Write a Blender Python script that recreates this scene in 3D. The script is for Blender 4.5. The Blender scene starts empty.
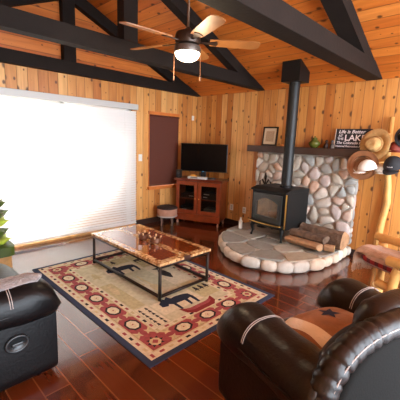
import bpy, bmesh, math, random
from mathutils import Vector, Matrix, noise as mnoise
S = bpy.context.scene
COL = S.collection
PI = math.pi
rnd = random.Random(7)

# ------------------------------------------------------------------ basics
def lin(c):
    return tuple(((v/255)/12.92 if v/255 <= .04045 else ((v/255+.055)/1.055)**2.4) for v in c) + (1.0,)

def obj(name, bm, mats, parent=None, smooth=False, M=None):
    me = bpy.data.meshes.new(name)
    if M is not None: bm.transform(M)
    bmesh.ops.recalc_face_normals(bm, faces=bm.faces[:])
    bm.to_mesh(me); bm.free()
    if not isinstance(mats, (list, tuple)): mats = [mats]
    for m in mats: me.materials.append(m)
    if smooth:
        for p in me.polygons: p.use_smooth = True
        if smooth == 'auto':
            try: me.set_sharp_from_angle(angle=math.radians(40))
            except Exception: pass
    o = bpy.data.objects.new(name, me); COL.objects.link(o)
    if parent: o.parent = parent
    return o

def thing(name, label, cat, loc=(0,0,0), rz=0, group=None):
    o = bpy.data.objects.new(name, None); COL.objects.link(o)
    o.location = loc; o.rotation_euler = (0,0,rz); o.empty_display_size = .05
    o['label'] = label; o['category'] = cat
    if group: o['group'] = group
    return o

def tag(o, label, cat, group=None):
    o['label'] = label; o['category'] = cat
    if group: o['group'] = group
    return o

def struct(name, bm, mats, **k):
    o = obj(name, bm, mats, **k); o['kind'] = 'structure'; return o

def dup(root, loc, rz, label, group=None):
    r = root.copy(); COL.objects.link(r); r.location = loc; r.rotation_euler = (0,0,rz); r['label'] = label
    if group: r['group'] = group
    for ch in list(root.children):
        c = ch.copy(); COL.objects.link(c); c.parent = r
        for g in ch.children:
            d = g.copy(); COL.objects.link(d); d.parent = c
    return r

def BM(): return bmesh.new()

def box(bm, x0,x1,y0,y1,z0,z1, bev=0, seg=2, M=None, mi=0):
    r = bmesh.ops.create_cube(bm, size=1)
    vs = r['verts']
    for v in vs:
        v.co = Vector((x0+(v.co.x+.5)*(x1-x0), y0+(v.co.y+.5)*(y1-y0), z0+(v.co.z+.5)*(z1-z0)))
    fs = list({f for v in vs for f in v.link_faces})
    for f in fs: f.material_index = mi
    if bev > 0:
        es = list({e for v in vs for e in v.link_edges})
        rr = bmesh.ops.bevel(bm, geom=es, offset=bev, segments=seg, profile=.5, affect='EDGES')
        vs = list({v for f in rr['faces'] for v in f.verts} | {v for v in vs if v.is_valid})
        for f in rr['faces']: f.material_index = mi
    if M is not None:
        for v in {v for v in vs if v.is_valid}: v.co = M @ v.co
    return vs

def loft(bm, rings, closed=True, cap=True, mi=0):
    vr = [[bm.verts.new(p) for p in r] for r in rings]
    n = len(vr[0]); out = []
    for a, b in zip(vr[:-1], vr[1:]):
        for i in range(n if closed else n-1):
            j = (i+1) % n
            try: out.append(bm.faces.new((a[i], a[j], b[j], b[i])))
            except ValueError: pass
    if cap and closed:
        for r in (vr[0], vr[-1]):
            try: out.append(bm.faces.new(r))
            except ValueError: pass
    for f in out: f.material_index = mi
    return vr

def tube(bm, pts, r, n=10, mi=0, radii=None, closed=False):
    pts = [Vector(p) for p in pts]; rings = []
    m = len(pts); up = None
    for i, p in enumerate(pts):
        if closed: t = (pts[(i+1)%m]-pts[(i-1)%m])
        else: t = (pts[min(i+1,m-1)]-pts[max(i-1,0)])
        if t.length < 1e-9: t = Vector((0,0,1))
        t.normalize()
        if up is None:
            up = Vector((0,0,1)) if abs(t.z) < .9 else Vector((1,0,0))
        a = t.cross(up)
        if a.length < 1e-6: a = t.cross(Vector((0,1,0)))
        a.normalize(); b = a.cross(t).normalized(); up = b
        rr = radii[i] if radii else r
        rings.append([p + (a*math.cos(2*PI*k/n)+b*math.sin(2*PI*k/n))*rr for k in range(n)])
    if closed: rings.append(rings[0][:]); loft(bm, rings, cap=False, mi=mi); bmesh.ops.remove_doubles(bm, verts=bm.verts[:], dist=1e-6)
    else: loft(bm, rings, mi=mi)

def lathe(bm, prof, n=24, M=None, mi=0):
    rings = []
    for r, z in prof:
        ring = [Vector((max(r,1e-4)*math.cos(2*PI*k/n), max(r,1e-4)*math.sin(2*PI*k/n), z)) for k in range(n)]
        if M is not None: ring = [M @ p for p in ring]
        rings.append(ring)
    loft(bm, rings, mi=mi)

def prism(bm, pts, z0, z1, mi=0, M=None):
    a = [Vector((p[0],p[1],z0)) for p in pts]; b = [Vector((p[0],p[1],z1)) for p in pts]
    if M is not None: a=[M@p for p in a]; b=[M@p for p in b]
    loft(bm, [a,b], mi=mi)

def superell(cx, cy, a, b, e=2.6, n=20):
    out = []
    for k in range(n):
        t = 2*PI*k/n; c, s = math.cos(t), math.sin(t)
        out.append((cx+a*math.copysign(abs(c)**(2/e), c), cy+b*math.copysign(abs(s)**(2/e), s)))
    return out

def pillow(bm, a, b, h, e=4, n=28, m=10, dent=0.0, mi=0, cz=0):
    # soft cushion: rings of a superellipse footprint
    rings = []
    for i in range(m+1):
        t = -PI/2 + PI*i/m
        s = max(abs(math.cos(t)),.02)**.45; z = cz + h*math.sin(t)
        rings.append([Vector((x*s, y*s, z)) for x, y in superell(0,0,a,b,e,n)])
    return loft(bm, rings, mi=mi)

# ------------------------------------------------------------------ materials
def newmat(name):
    m = bpy.data.materials.new(name); m.use_nodes = True
    nt = m.node_tree; b = nt.nodes['Principled BSDF']; return m, nt, b

def P(name, col, rough=.5, metal=0, spec=.5, bump=0, bscale=40, var=0, vscale=8, coat=0, sheen=0):
    m, nt, b = newmat(name)
    b.inputs['Base Color'].default_value = lin(col); b.inputs['Roughness'].default_value = rough
    b.inputs['Metallic'].default_value = metal; b.inputs['Specular IOR Level'].default_value = spec
    b.inputs['Coat Weight'].default_value = coat; b.inputs['Sheen Weight'].default_value = sheen
    tc = nt.nodes.new('ShaderNodeTexCoord')
    if var:
        n = nt.nodes.new('ShaderNodeTexNoise'); n.inputs['Scale'].default_value = vscale; n.inputs['Detail'].default_value = 4
        nt.links.new(tc.outputs['Object'], n.inputs['Vector'])
        r = nt.nodes.new('ShaderNodeValToRGB')
        c = lin(col)
        r.color_ramp.elements[0].position = .3; r.color_ramp.elements[1].position = .7
        r.color_ramp.elements[0].color = tuple(max(0,v*(1-var)) for v in c[:3])+(1,)
        r.color_ramp.elements[1].color = tuple(min(1,v*(1+var)) for v in c[:3])+(1,)
        nt.links.new(n.outputs['Fac'], r.inputs['Fac']); nt.links.new(r.outputs['Color'], b.inputs['Base Color'])
    if bump:
        n = nt.nodes.new('ShaderNodeTexNoise'); n.inputs['Scale'].default_value = bscale; n.inputs['Detail'].default_value = 5
        nt.links.new(tc.outputs['Object'], n.inputs['Vector'])
        bp = nt.nodes.new('ShaderNodeBump'); bp.inputs['Strength'].default_value = bump; bp.inputs['Distance'].default_value = .02
        nt.links.new(n.outputs['Fac'], bp.inputs['Height']); nt.links.new(bp.outputs['Normal'], b.inputs['Normal'])
    return m

def N(nt, t, **k):
    n = nt.nodes.new(t)
    for a, v in k.items(): setattr(n, a, v)
    return n
def MATH(nt, op, a, b=None, clamp=False):
    n = N(nt, 'ShaderNodeMath', operation=op, use_clamp=clamp)
    for i, v in enumerate((a, b)):
        if v is None: continue
        if isinstance(v, (int, float)): n.inputs[i].default_value = v
        else: nt.links.new(v, n.inputs[i])
    return n.outputs[0]
def MIX(nt, fac, a, b, bt='MIX'):
    n = N(nt, 'ShaderNodeMix', data_type='RGBA', blend_type=bt)
    for s, v in ((n.inputs['Factor'], fac), (n.inputs['A'], a), (n.inputs['B'], b)):
        if isinstance(v, (int,float)): s.default_value = v
        elif isinstance(v, tuple): s.default_value = v
        else: nt.links.new(v, s)
    return n.outputs['Result']

def pine(name, across, along, w, cols, knot=(70,35,14), rough=.45, knots=1.0, groove=(80,40,14)):
    """knotty boards: across/along are the axis letters of the object coordinates"""
    m, nt, b = newmat(name)
    tc = N(nt, 'ShaderNodeTexCoord'); sx = N(nt, 'ShaderNodeSeparateXYZ'); nt.links.new(tc.outputs['Object'], sx.inputs[0])
    ac, al = sx.outputs[across], sx.outputs[along]
    u = MATH(nt, 'DIVIDE', ac, w); idx = MATH(nt, 'FLOOR', u); fr = MATH(nt, 'FRACT', u)
    wn = N(nt, 'ShaderNodeTexWhiteNoise', noise_dimensions='1D'); nt.links.new(idx, wn.inputs['W'])
    # butt joints: each board broken at its own offset
    ramp = N(nt, 'ShaderNodeValToRGB'); cr = ramp.color_ramp
    while len(cr.elements) < len(cols): cr.elements.new(.5)
    for i, c in enumerate(cols): cr.elements[i].position = i/(len(cols)-1); cr.elements[i].color = lin(c)
    nt.links.new(wn.outputs['Value'], ramp.inputs['Fac'])
    off = MATH(nt, 'MULTIPLY', wn.outputs['Value'], 37.0)
    cv = N(nt, 'ShaderNodeCombineXYZ')
    nt.links.new(MATH(nt, 'MULTIPLY', ac, 22.0), cv.inputs[0]); nt.links.new(MATH(nt, 'ADD', MATH(nt, 'MULTIPLY', al, 1.6), off), cv.inputs[1])
    g = N(nt, 'ShaderNodeTexNoise'); g.inputs['Scale'].default_value = 1.0; g.inputs['Detail'].default_value = 4; g.inputs['Distortion'].default_value = .8
    nt.links.new(cv.outputs[0], g.inputs['Vector'])
    gr = N(nt, 'ShaderNodeMapRange'); gr.inputs['From Min'].default_value = .35; gr.inputs['From Max'].default_value = .7
    gr.inputs['To Min'].default_value = 0; gr.inputs['To Max'].default_value = .55; nt.links.new(g.outputs['Fac'], gr.inputs['Value'])
    c1 = MIX(nt, gr.outputs[0], ramp.outputs['Color'], (.62,.50,.38,1), 'MULTIPLY')
    # long soft darker streaks
    cv3 = N(nt, 'ShaderNodeCombineXYZ')
    nt.links.new(MATH(nt, 'MULTIPLY', ac, 5.0), cv3.inputs[0]); nt.links.new(MATH(nt, 'ADD', MATH(nt, 'MULTIPLY', al, .9), off), cv3.inputs[1])
    g2 = N(nt, 'ShaderNodeTexNoise'); g2.inputs['Scale'].default_value = 1.3; g2.inputs['Detail'].default_value = 2
    nt.links.new(cv3.outputs[0], g2.inputs['Vector'])
    gr2 = N(nt, 'ShaderNodeMapRange'); gr2.inputs['From Min'].default_value = .5; gr2.inputs['From Max'].default_value = .75
    gr2.inputs['To Max'].default_value = .7; nt.links.new(g2.outputs['Fac'], gr2.inputs['Value'])
    c1 = MIX(nt, gr2.outputs[0], c1, (.74,.55,.38,1), 'MULTIPLY')
    # knots
    cv2 = N(nt, 'ShaderNodeCombineXYZ')
    nt.links.new(MATH(nt, 'MULTIPLY', ac, 1.0/w), cv2.inputs[0]); nt.links.new(MATH(nt, 'ADD', MATH(nt, 'MULTIPLY', al, 5.2), off), cv2.inputs[1])
    vo = N(nt, 'ShaderNodeTexVoronoi', voronoi_dimensions='2D'); vo.inputs['Scale'].default_value = 1.0; vo.inputs['Randomness'].default_value = 1.0
    nt.links.new(cv2.outputs[0], vo.inputs['Vector'])
    sc = N(nt, 'ShaderNodeSeparateColor'); nt.links.new(vo.outputs['Color'], sc.inputs[0])
    rad = MATH(nt, 'MULTIPLY', MATH(nt, 'POWER', sc.outputs[0], 3.2), .27*knots)
    kd = MATH(nt, 'SUBTRACT', 1.0, MATH(nt, 'DIVIDE', vo.outputs['Distance'], MATH(nt, 'ADD', rad, .02)), True)
    km = N(nt, 'ShaderNodeMapRange'); km.inputs['From Max'].default_value = .5; nt.links.new(kd, km.inputs['Value'])
    c2 = MIX(nt, MATH(nt, 'MULTIPLY', km.outputs[0], .88), c1, lin(knot))
    # tongue-and-groove lines
    d = MATH(nt, 'ABSOLUTE', MATH(nt, 'SUBTRACT', fr, .5))
    gm = N(nt, 'ShaderNodeMapRange'); gm.inputs['From Min'].default_value = .455; gm.inputs['From Max'].default_value = .495
    nt.links.new(d, gm.inputs['Value'])
    c3 = MIX(nt, MATH(nt, 'MULTIPLY', gm.outputs[0], .75), c2, lin(groove))
    nt.links.new(c3, b.inputs['Base Color'])
    b.inputs['Roughness'].default_value = rough
    bp = N(nt, 'ShaderNodeBump'); bp.inputs['Strength'].default_value = .5; bp.inputs['Distance'].default_value = .006; bp.invert = True
    nt.links.new(gm.outputs[0], bp.inputs['Height']); nt.links.new(bp.outputs['Normal'], b.inputs['Normal'])
    return m

WALLC = [(184,112,48),(218,158,86),(198,130,60),(228,176,108),(206,142,70),(172,100,42)]
CEILC = [(196,106,36),(218,130,52),(204,114,42),(226,144,66)]
m_wall_x = pine('knotty_pine_wall_x', 'X', 'Z', .133, WALLC)
m_wall_y = pine('knotty_pine_wall_y', 'Y', 'Z', .133, WALLC)
m_gable = pine('pine_gable', 'Z', 'Y', .14, CEILC, knots=.8)
m_ceil = pine('pine_ceiling', 'Y', 'X', .14, CEILC, knots=.9)

def floor_mat():
    m, nt, b = newmat('dark_plank_floor')
    tc = N(nt, 'ShaderNodeTexCoord'); sx = N(nt, 'ShaderNodeSeparateXYZ'); nt.links.new(tc.outputs['Object'], sx.inputs[0])
    x, y = sx.outputs['X'], sx.outputs['Y']
    W = .155; L = 1.05
    row = MATH(nt, 'FLOOR', MATH(nt, 'DIVIDE', y, W)); fy = MATH(nt, 'FRACT', MATH(nt, 'DIVIDE', y, W))
    wn = N(nt, 'ShaderNodeTexWhiteNoise', noise_dimensions='1D'); nt.links.new(row, wn.inputs['W'])
    xs = MATH(nt, 'ADD', MATH(nt, 'DIVIDE', x, L), MATH(nt, 'MULTIPLY', wn.outputs['Value'], 5.3))
    ci = MATH(nt, 'FLOOR', xs); fx = MATH(nt, 'FRACT', xs)
    cb = N(nt, 'ShaderNodeCombineXYZ'); nt.links.new(ci, cb.inputs[0]); nt.links.new(row, cb.inputs[1])
    w2 = N(nt, 'ShaderNodeTexWhiteNoise', noise_dimensions='2D'); nt.links.new(cb.outputs[0], w2.inputs['Vector'])
    ramp = N(nt, 'ShaderNodeValToRGB'); cr = ramp.color_ramp
    for i, c in enumerate([(62,24,12),(98,40,18)]): cr.elements[i].color = lin(c)
    e = cr.elements.new(.5); e.color = lin((80,32,15))
    nt.links.new(w2.outputs['Value'], ramp.inputs['Fac'])
    cv = N(nt, 'ShaderNodeCombineXYZ'); nt.links.new(MATH(nt,'MULTIPLY',x,3.0), cv.inputs[0]); nt.links.new(MATH(nt,'MULTIPLY',y,40.0), cv.inputs[1])
    g = N(nt, 'ShaderNodeTexNoise'); g.inputs['Scale'].default_value = 1; g.inputs['Detail'].default_value = 4; nt.links.new(cv.outputs[0], g.inputs['Vector'])
    c1 = MIX(nt, MATH(nt,'MULTIPLY',g.outputs['Fac'],.5), ramp.outputs['Color'], lin((112,52,24)))
    dy = MATH(nt,'ABSOLUTE',MATH(nt,'SUBTRACT',fy,.5)); dx = MATH(nt,'ABSOLUTE',MATH(nt,'SUBTRACT',fx,.5))
    gy = MATH(nt,'GREATER_THAN',dy,.5-.004/W); gx = MATH(nt,'GREATER_THAN',dx,.5-.004/L)
    gap = MATH(nt,'MAXIMUM',gy,gx)
    c2 = MIX(nt, gap, c1, lin((132,74,42)))
    nt.links.new(c2, b.inputs['Base Color'])
    wv = N(nt, 'ShaderNodeTexNoise'); wv.inputs['Scale'].default_value = 3.0; nt.links.new(cv.outputs[0], wv.inputs['Vector'])
    rr = N(nt, 'ShaderNodeMapRange'); rr.inputs['To Min'].default_value = .10; rr.inputs['To Max'].default_value = .22
    nt.links.new(wv.outputs['Fac'], rr.inputs['Value']); nt.links.new(rr.outputs[0], b.inputs['Roughness'])
    bp = N(nt, 'ShaderNodeBump'); bp.inputs['Strength'].default_value = .06; bp.inputs['Distance'].default_value = .01
    nt.links.new(g.outputs['Fac'], bp.inputs['Height']); nt.links.new(bp.outputs['Normal'], b.inputs['Normal'])
    b.inputs['Coat Weight'].default_value = .85; b.inputs['Coat Roughness'].default_value = .06; b.inputs['Coat IOR'].default_value = 1.57
    return m
m_floor = floor_mat()

m_beam = P('dark_stained_beam', (27,20,16), .75, spec=.2, bump=.15, bscale=30, var=.2, vscale=5)
m_base = P('dark_baseboard', (44,26,18), .4)
m_trimw = P('orange_pine_trim', (198,112,48), .4, var=.15, vscale=10)
m_sill = P('pine_sill', (186,140,84), .45, var=.25, vscale=14)
m_white = P('white_plastic', (228,226,220), .4)
m_alu = P('pale_grey_metal', (186,186,182), .4)
m_shade = P('brown_shade_fabric', (84,36,18), .75, bump=.1, bscale=120)
m_black = P('matte_black_steel', (17,18,18), .5, spec=.3)
m_pipe = P('black_stove_pipe', (22,24,24), .45, spec=.4)
m_iron = P('dark_iron', (40,30,24), .4, metal=.5)
m_brass = P('brass_trim', (205,165,90), .3, metal=.9)
m_leather = P('dark_brown_leather', (23,16,15), .36, spec=.4, bump=.12, bscale=55, var=.15)
m_leather2 = P('black_leather', (10,10,12), .36, spec=.25, bump=.12, bscale=55)
m_backcloth = P('charcoal_back_panel', (15,15,14), .9, spec=.2, bump=.1, bscale=90)
m_stitch = P('pale_stitching', (168,156,150), .6)
m_cherry = P('cherry_wood', (124,50,20), .32, var=.25, vscale=9, coat=.3)
m_cherry_d = P('dark_cherry_wood', (96,36,18), .3, var=.2, vscale=9, coat=.3)
m_dark = P('cabinet_interior', (14,12,12), .6)
m_tv = P('black_gloss_screen', (5,5,6), .2, spec=.15)
m_tvb = P('black_bezel', (12,12,13), .35)
m_silver = P('silver_plastic', (196,196,192), .35, metal=.2)
m_log = P('peeled_log', (214,164,92), .5, var=.2, vscale=9)
m_logend = P('log_end_grain', (230,190,128), .6)
m_bark = P('log_bark', (104,84,68), .9, bump=.9, bscale=26, var=.5, vscale=14)
m_split = P('split_wood', (170,130,94), .75, bump=.4, bscale=30, var=.3, vscale=12)
m_mortar = P('grey_mortar', (176,168,156), .95, bump=.4, bscale=60)
m_slate = P('grey_slate', (120,116,104), .6, bump=.3, bscale=14, var=.28, vscale=5)
m_straw = P('straw', (196,156,98), .8, bump=.5, bscale=150, var=.15, vscale=30)
m_brownfelt = P('brown_felt', (132,84,48), .8, var=.2, vscale=8)
m_hatred = P('dark_red_cloth', (120,42,26), .7)
m_capblk = P('black_cloth', (32,34,38), .8)
m_capwht = P('white_cloth', (226,220,212), .8)
m_print = P('pale_print_cloth', (206,204,190), .8, var=.3, vscale=40)
m_green = P('green_glaze', (84,88,34), .25, var=.3, vscale=14)
m_leaf = P('succulent_green', (74,92,30), .5, var=.35, vscale=6)
m_lime = P('lime_leaf', (170,190,60), .5, var=.2, vscale=6)
m_pink = P('dusty_pink_cloth', (176,128,104), .85, bump=.3, bscale=60, var=.2)
m_blanket = P('beige_wool_throw', (188,154,128), .95, bump=.7, bscale=45, var=.2, vscale=12, sheen=.3)
m_fur = P('grey_mauve_fur', (142,136,136), 1, bump=1, bscale=60, var=.35, vscale=18, sheen=.4)
m_glass, nt_, b_ = newmat('clear_glass')
b_.inputs['Transmission Weight'].default_value = 1; b_.inputs['Roughness'].default_value = .02; b_.inputs['IOR'].default_value = 1.1

def plaid(name, base, c2, c3, s=14):
    m, nt, b = newmat(name)
    tc = N(nt, 'ShaderNodeTexCoord'); sx = N(nt, 'ShaderNodeSeparateXYZ'); nt.links.new(tc.outputs['Object'], sx.inputs[0])
    fx = MATH(nt,'GREATER_THAN',MATH(nt,'FRACT',MATH(nt,'MULTIPLY',sx.outputs['X'],s)),.55)
    fy = MATH(nt,'GREATER_THAN',MATH(nt,'FRACT',MATH(nt,'MULTIPLY',MATH(nt,'ADD',sx.outputs['Y'],sx.outputs['Z']),s)),.55)
    c = MIX(nt, MATH(nt,'MULTIPLY',fx,.7), lin(base), lin(c2)); c = MIX(nt, MATH(nt,'MULTIPLY',fy,.6), c, lin(c3))
    nt.links.new(c, b.inputs['Base Color']); b.inputs['Roughness'].default_value = .9
    return m
m_plaid = plaid('red_plaid_wool', (150,34,36), (40,26,40), (214,196,180), 11)
m_darkplaid = plaid('dark_plaid_cloth', (40,26,20), (70,44,30), (28,20,18), 30)

def stone_mat(name, cols, bump=.35):
    m, nt, b = newmat(name)
    at = N(nt, 'ShaderNodeAttribute', attribute_name='stone_id')
    ramp = N(nt, 'ShaderNodeValToRGB'); cr = ramp.color_ramp; cr.interpolation = 'CONSTANT'
    while len(cr.elements) < len(cols): cr.elements.new(.5)
    for i, c in enumerate(cols): cr.elements[i].position = i/len(cols); cr.elements[i].color = lin(c)
    nt.links.new(at.outputs['Fac'], ramp.inputs['Fac'])
    tc = N(nt, 'ShaderNodeTexCoord'); n = N(nt, 'ShaderNodeTexNoise'); n.inputs['Scale'].default_value = 16; n.inputs['Detail'].default_value = 6
    nt.links.new(tc.outputs['Object'], n.inputs['Vector'])
    mr = N(nt,'ShaderNodeMapRange'); mr.inputs['From Min'].default_value=.35; mr.inputs['From Max'].default_value=.7; mr.inputs['To Max'].default_value=.6
    nt.links.new(n.outputs['Fac'], mr.inputs['Value'])
    c = MIX(nt, mr.outputs[0], ramp.outputs['Color'], (.72,.68,.64,1), 'MULTIPLY')
    nt.links.new(c, b.inputs['Base Color']); b.inputs['Roughness'].default_value = .75
    bp = N(nt,'ShaderNodeBump'); bp.inputs['Strength'].default_value = bump; bp.inputs['Distance'].default_value=.02
    nt.links.new(n.outputs['Fac'], bp.inputs['Height']); nt.links.new(bp.outputs['Normal'], b.inputs['Normal'])
    return m
m_stone = stone_mat('river_stone', [(206,198,186),(188,178,172),(196,186,170),(214,206,194),(174,168,160),(208,186,170),(182,176,160),(200,188,182),(218,210,198),(166,168,164),(204,172,150),(192,186,172)])
m_cobble = stone_mat('hearth_cobble', [(226,216,200),(212,202,186),(232,222,206),(200,194,182),(220,204,182)])
m_flag = stone_mat('hearth_flagstone', [(164,158,144),(150,146,136),(172,166,152),(142,142,134),(176,166,146)], .25)

# ------------------------------------------------------------------ voronoi stones
def clip(poly, a, b, c):   # keep a*x+b*y<=c
    out = []
    for i in range(len(poly)):
        p, q = poly[i], poly[(i+1)%len(poly)]
        dp, dq = a*p[0]+b*p[1]-c, a*q[0]+b*q[1]-c
        if dp <= 0: out.append(p)
        if dp*dq < 0:
            t = dp/(dp-dq); out.append((p[0]+t*(q[0]-p[0]), p[1]+t*(q[1]-p[1])))
    return out
def centroid(p):
    A=cx=cy=0
    for i in range(len(p)):
        x0,y0=p[i]; x1,y1=p[(i+1)%len(p)]; k=x0*y1-x1*y0; A+=k; cx+=(x0+x1)*k; cy+=(y0+y1)*k
    if abs(A)<1e-9: return p[0]
    return (cx/(3*A), cy/(3*A))
def voronoi(bound, n, seed, relax=2, minsep=0):
    r = random.Random(seed)
    xs=[p[0] for p in bound]; ys=[p[1] for p in bound]; pts=[]
    def inside(x,y):
        c=False
        for i in range(len(bound)):
            x0,y0=bound[i]; x1,y1=bound[i-1]
            if (y0>y)!=(y1>y) and x<(x1-x0)*(y-y0)/(y1-y0)+x0: c=not c
        return c
    while len(pts)<n:
        x=r.uniform(min(xs),max(xs)); y=r.uniform(min(ys),max(ys))
        if inside(x,y): pts.append((x,y))
    for it in range(relax+1):
        cells=[]
        for i,(x,y) in enumerate(pts):
            c=list(bound)
            for j,(u,v) in enumerate(pts):
                if i==j: continue
                if (u-x)**2+(v-y)**2>1.2: continue
                c=clip(c,u-x,v-y,((u*u+v*v)-(x*x+y*y))/2)
                if len(c)<3: break
            cells.append(c)
        if it<relax: pts=[centroid(c) if len(c)>2 else p for c,p in zip(cells,pts)]
    return [c for c in cells if len(c)>2]
def smoothpoly(c, gap, rounds=2, seg=.03):
    cx,cy=centroid(c); R=min(math.hypot(p[0]-cx,p[1]-cy) for p in c)
    k=max(.3,1-gap/max(R,.02)); p=[(cx+(x-cx)*k, cy+(y-cy)*k) for x,y in c]
    for _ in range(rounds):
        q=[]
        for i in range(len(p)):
            a,b=p[i],p[(i+1)%len(p)]
            q+= [(a[0]*.75+b[0]*.25,a[1]*.75+b[1]*.25),(a[0]*.25+b[0]*.75,a[1]*.25+b[1]*.75)]
        p=q
    return p
def stones_mesh(bm, cells, to3d, gap, dome, seed, rounds=2, flat=False):
    r=random.Random(seed); lay=bm.faces.layers.float.new('stone_id')
    for c in cells:
        p=smoothpoly(c,gap,rounds); cx,cy=centroid(p); h=dome*r.uniform(.7,1.2); sid=r.random()
        prof=[(1,0),(1,.35),(.93,.75),(.78,.95),(.4,1.08)] if not flat else [(1,0),(1,.6),(.97,1.0),(.5,1.0)]
        rings=[[to3d(cx+(x-cx)*s,cy+(y-cy)*s,h*z) for x,y in p] for s,z in prof]
        n0=len(bm.faces); vr=loft(bm,rings); bm.faces.ensure_lookup_table()
        for f in bm.faces[n0:]: f[lay]=sid
def attr_fix(o):
    pass

# ================================================================== SETTING
XR, YF, WH, SL, YR = 7.2, -5.3, 2.435, .435, -2.65
ZR = WH + SL*abs(YR)
bm = BM(); box(bm, -.3, XR, YF, 0, -.1, 0); struct('floor', bm, m_floor)
bm = BM(); box(bm, -.15, XR, 0, .15, 0, WH+.05); struct('wall_back', bm, m_wall_x)
DY0, DY1, DZ = -3.92, -1.55, 2.06       # sliding door opening
WY0, WY1, WZ0, WZ1 = -1.16, -.55, .70, 2.0
bm = BM()
box(bm, -.15, 0, YF, DY0, 0, WH); box(bm, -.15, 0, DY1, WY0, 0, WH); box(bm, -.15, 0, WY1, 0, 0, WH)
box(bm, -.15, 0, DY0, DY1, DZ, WH); box(bm, -.15, 0, WY0, WY1, 0, WZ0); box(bm, -.15, 0, WY0, WY1, WZ1, WH)
struct('wall_left', bm, m_wall_y)
bm = BM()
loft(bm, [[Vector((x, YF, WH)), Vector((x, 0, WH)), Vector((x, YR, ZR+.02))] for x in (-.15, 0)])
struct('wall_left_gable', bm, m_gable)
bm = BM()
for s in (0, 1):
    y0, y1 = (0.15, YR) if s == 0 else (YF-.3, YR)
    z0 = WH - SL*.15 if s == 0 else WH - SL*.3
    loft(bm, [[Vector((x,y0,z0)), Vector((x,y1,ZR)), Vector((x,y1,ZR+.12)), Vector((x,y0,z0+.12))] for x in (-1.3, XR)])
struct('ceiling', bm, m_ceil)
bm = BM(); box(bm, -.15, XR, YF-.15, YF, 0, WH); struct('wall_front', bm, m_wall_x)
bm = BM(); box(bm, -1.25, -.15, DY1+.02, DY1+.17, 0, 3.0)  # unseen walls and beam added outside the door to shade the blinds
box(bm, -.80, -.66, -2.25, DY1+.02, 2.40, 2.56)
loft(bm, [[Vector((x,DY1+.02,0)),Vector((x,-2.5,0)),Vector((x,-2.5,.75)),Vector((x,-1.95,1.0)),Vector((x,DY1+.02,1.35))] for x in (-.62,-.5)])
struct('blind_shading_walls', bm, m_wall_x)
bm = BM(); box(bm, 0, 1.62, -.018, 0, 0, .1, .004); box(bm, 3.27, XR, -.018, 0, 0, .1, .004); struct('baseboard_back', bm, m_base)
bm = BM(); box(bm, 0, .018, DY1+.06, -.018, 0, .1, .004); struct('baseboard_left', bm, m_base)

# sliding door: frame and glass, then the blind hanging before it
d = thing('door_1', 'white framed sliding glass door behind the closed white blinds', 'door', (0, (DY0+DY1)/2, 0)); d['kind'] = 'structure'
hw = (DY1-DY0)/2
bm = BM()
for a, b2 in ((-hw, -hw+.06), (-.03,.03), (hw-.06, hw)): box(bm, -.12, -.04, a, b2, 0, DZ)
box(bm, -.12, -.04, -hw, hw, DZ-.06, DZ); box(bm, -.12, -.04, -hw, hw, 0, .07)
obj('door_frame', bm, m_white, d)
bm = BM(); box(bm, -.085, -.079, -hw+.06, -.03, .07, DZ-.06); box(bm, -.085, -.079, .03, hw-.06, .07, DZ-.06)
obj('door_glass', bm, m_glass, d)
bm = BM(); box(bm, -.04, .03, -hw, hw, .0, .035, .004); obj('door_sill', bm, m_sill, d)

w = thing('window_1', 'tall narrow window with orange pine surround near the corner', 'window', (0,(WY0+WY1)/2,0)); w['kind'] = 'structure'
hw2 = (WY1-WY0)/2
bm = BM()
box(bm, -.03, .025, -hw2-.06, hw2+.06, WZ1, WZ1+.055, .004); box(bm, -.03, .06, -hw2-.07, hw2+.07, WZ0-.06, WZ0, .004)
box(bm, -.03, .02, -hw2-.05, -hw2, WZ0, WZ1, .004); box(bm, -.03, .02, hw2, hw2+.05, WZ0, WZ1, .004)
obj('window_trim', bm, m_trimw, w)
bm = BM(); box(bm, -.11,-.09,-hw2,hw2,WZ0,WZ1); obj('window_glass', bm, m_glass, w)

# ---- blinds
def blind_mat():
    m, nt, b = newmat('white_blind_slat')
    b.inputs['Base Color'].default_value = (.86,.86,.84,1); b.inputs['Roughness'].default_value = .55
    tr = N(nt, 'ShaderNodeBsdfTranslucent'); tr.inputs['Color'].default_value = (.9,.9,.88,1)
    mx = N(nt, 'ShaderNodeMixShader'); mx.inputs[0].default_value = .34
    out = nt.nodes['Material Output']
    nt.links.new(b.outputs[0], mx.inputs[1]); nt.links.new(tr.outputs[0], mx.inputs[2]); nt.links.new(mx.outputs[0], out.inputs[0])
    return m
m_slat = blind_mat()
bl = thing('slatted_blind', 'wide white horizontal slat blind closed over the sliding door', 'blind', (.06, (DY0+DY1)/2, 0))
BZ0, BZ1 = .085, 2.04
bm = BM()
pitch = .042; n = int((BZ1-BZ0)/pitch); tilt = math.radians(62)
for i in range(n):
    z = BZ0 + .02 + i*pitch; dx, dz = .0245*math.cos(tilt), .0245*math.sin(tilt)
    p = [(-dx, z-dz), (0.004, z+.002), (dx, z+dz)]
    va = [bm.verts.new((x, -hw-.03, zz)) for x, zz in p]; vb = [bm.verts.new((x, hw+.03, zz)) for x, zz in p]
    for k in range(2): bm.faces.new((va[k], va[k+1], vb[k+1], vb[k]))
obj('slats', bm, m_slat, bl)
bm = BM(); box(bm, -.015, .015, -hw-.03, hw+.03, BZ0-.02, BZ0, .004); obj('bottom_rail', bm, m_white, bl)
bm = BM(); box(bm, -.055, .03, -hw-.05, hw+.06, BZ1, BZ1+.09, .006); obj('valance', bm, m_alu, bl)
bm = BM()
for yy in (-hw+.2, -.35, .35, hw-.2): tube(bm, [(0.016,yy,BZ0),(0.016,yy,BZ1)], .0016, 5)
obj('ladder_cord', bm, m_white, bl)
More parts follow.
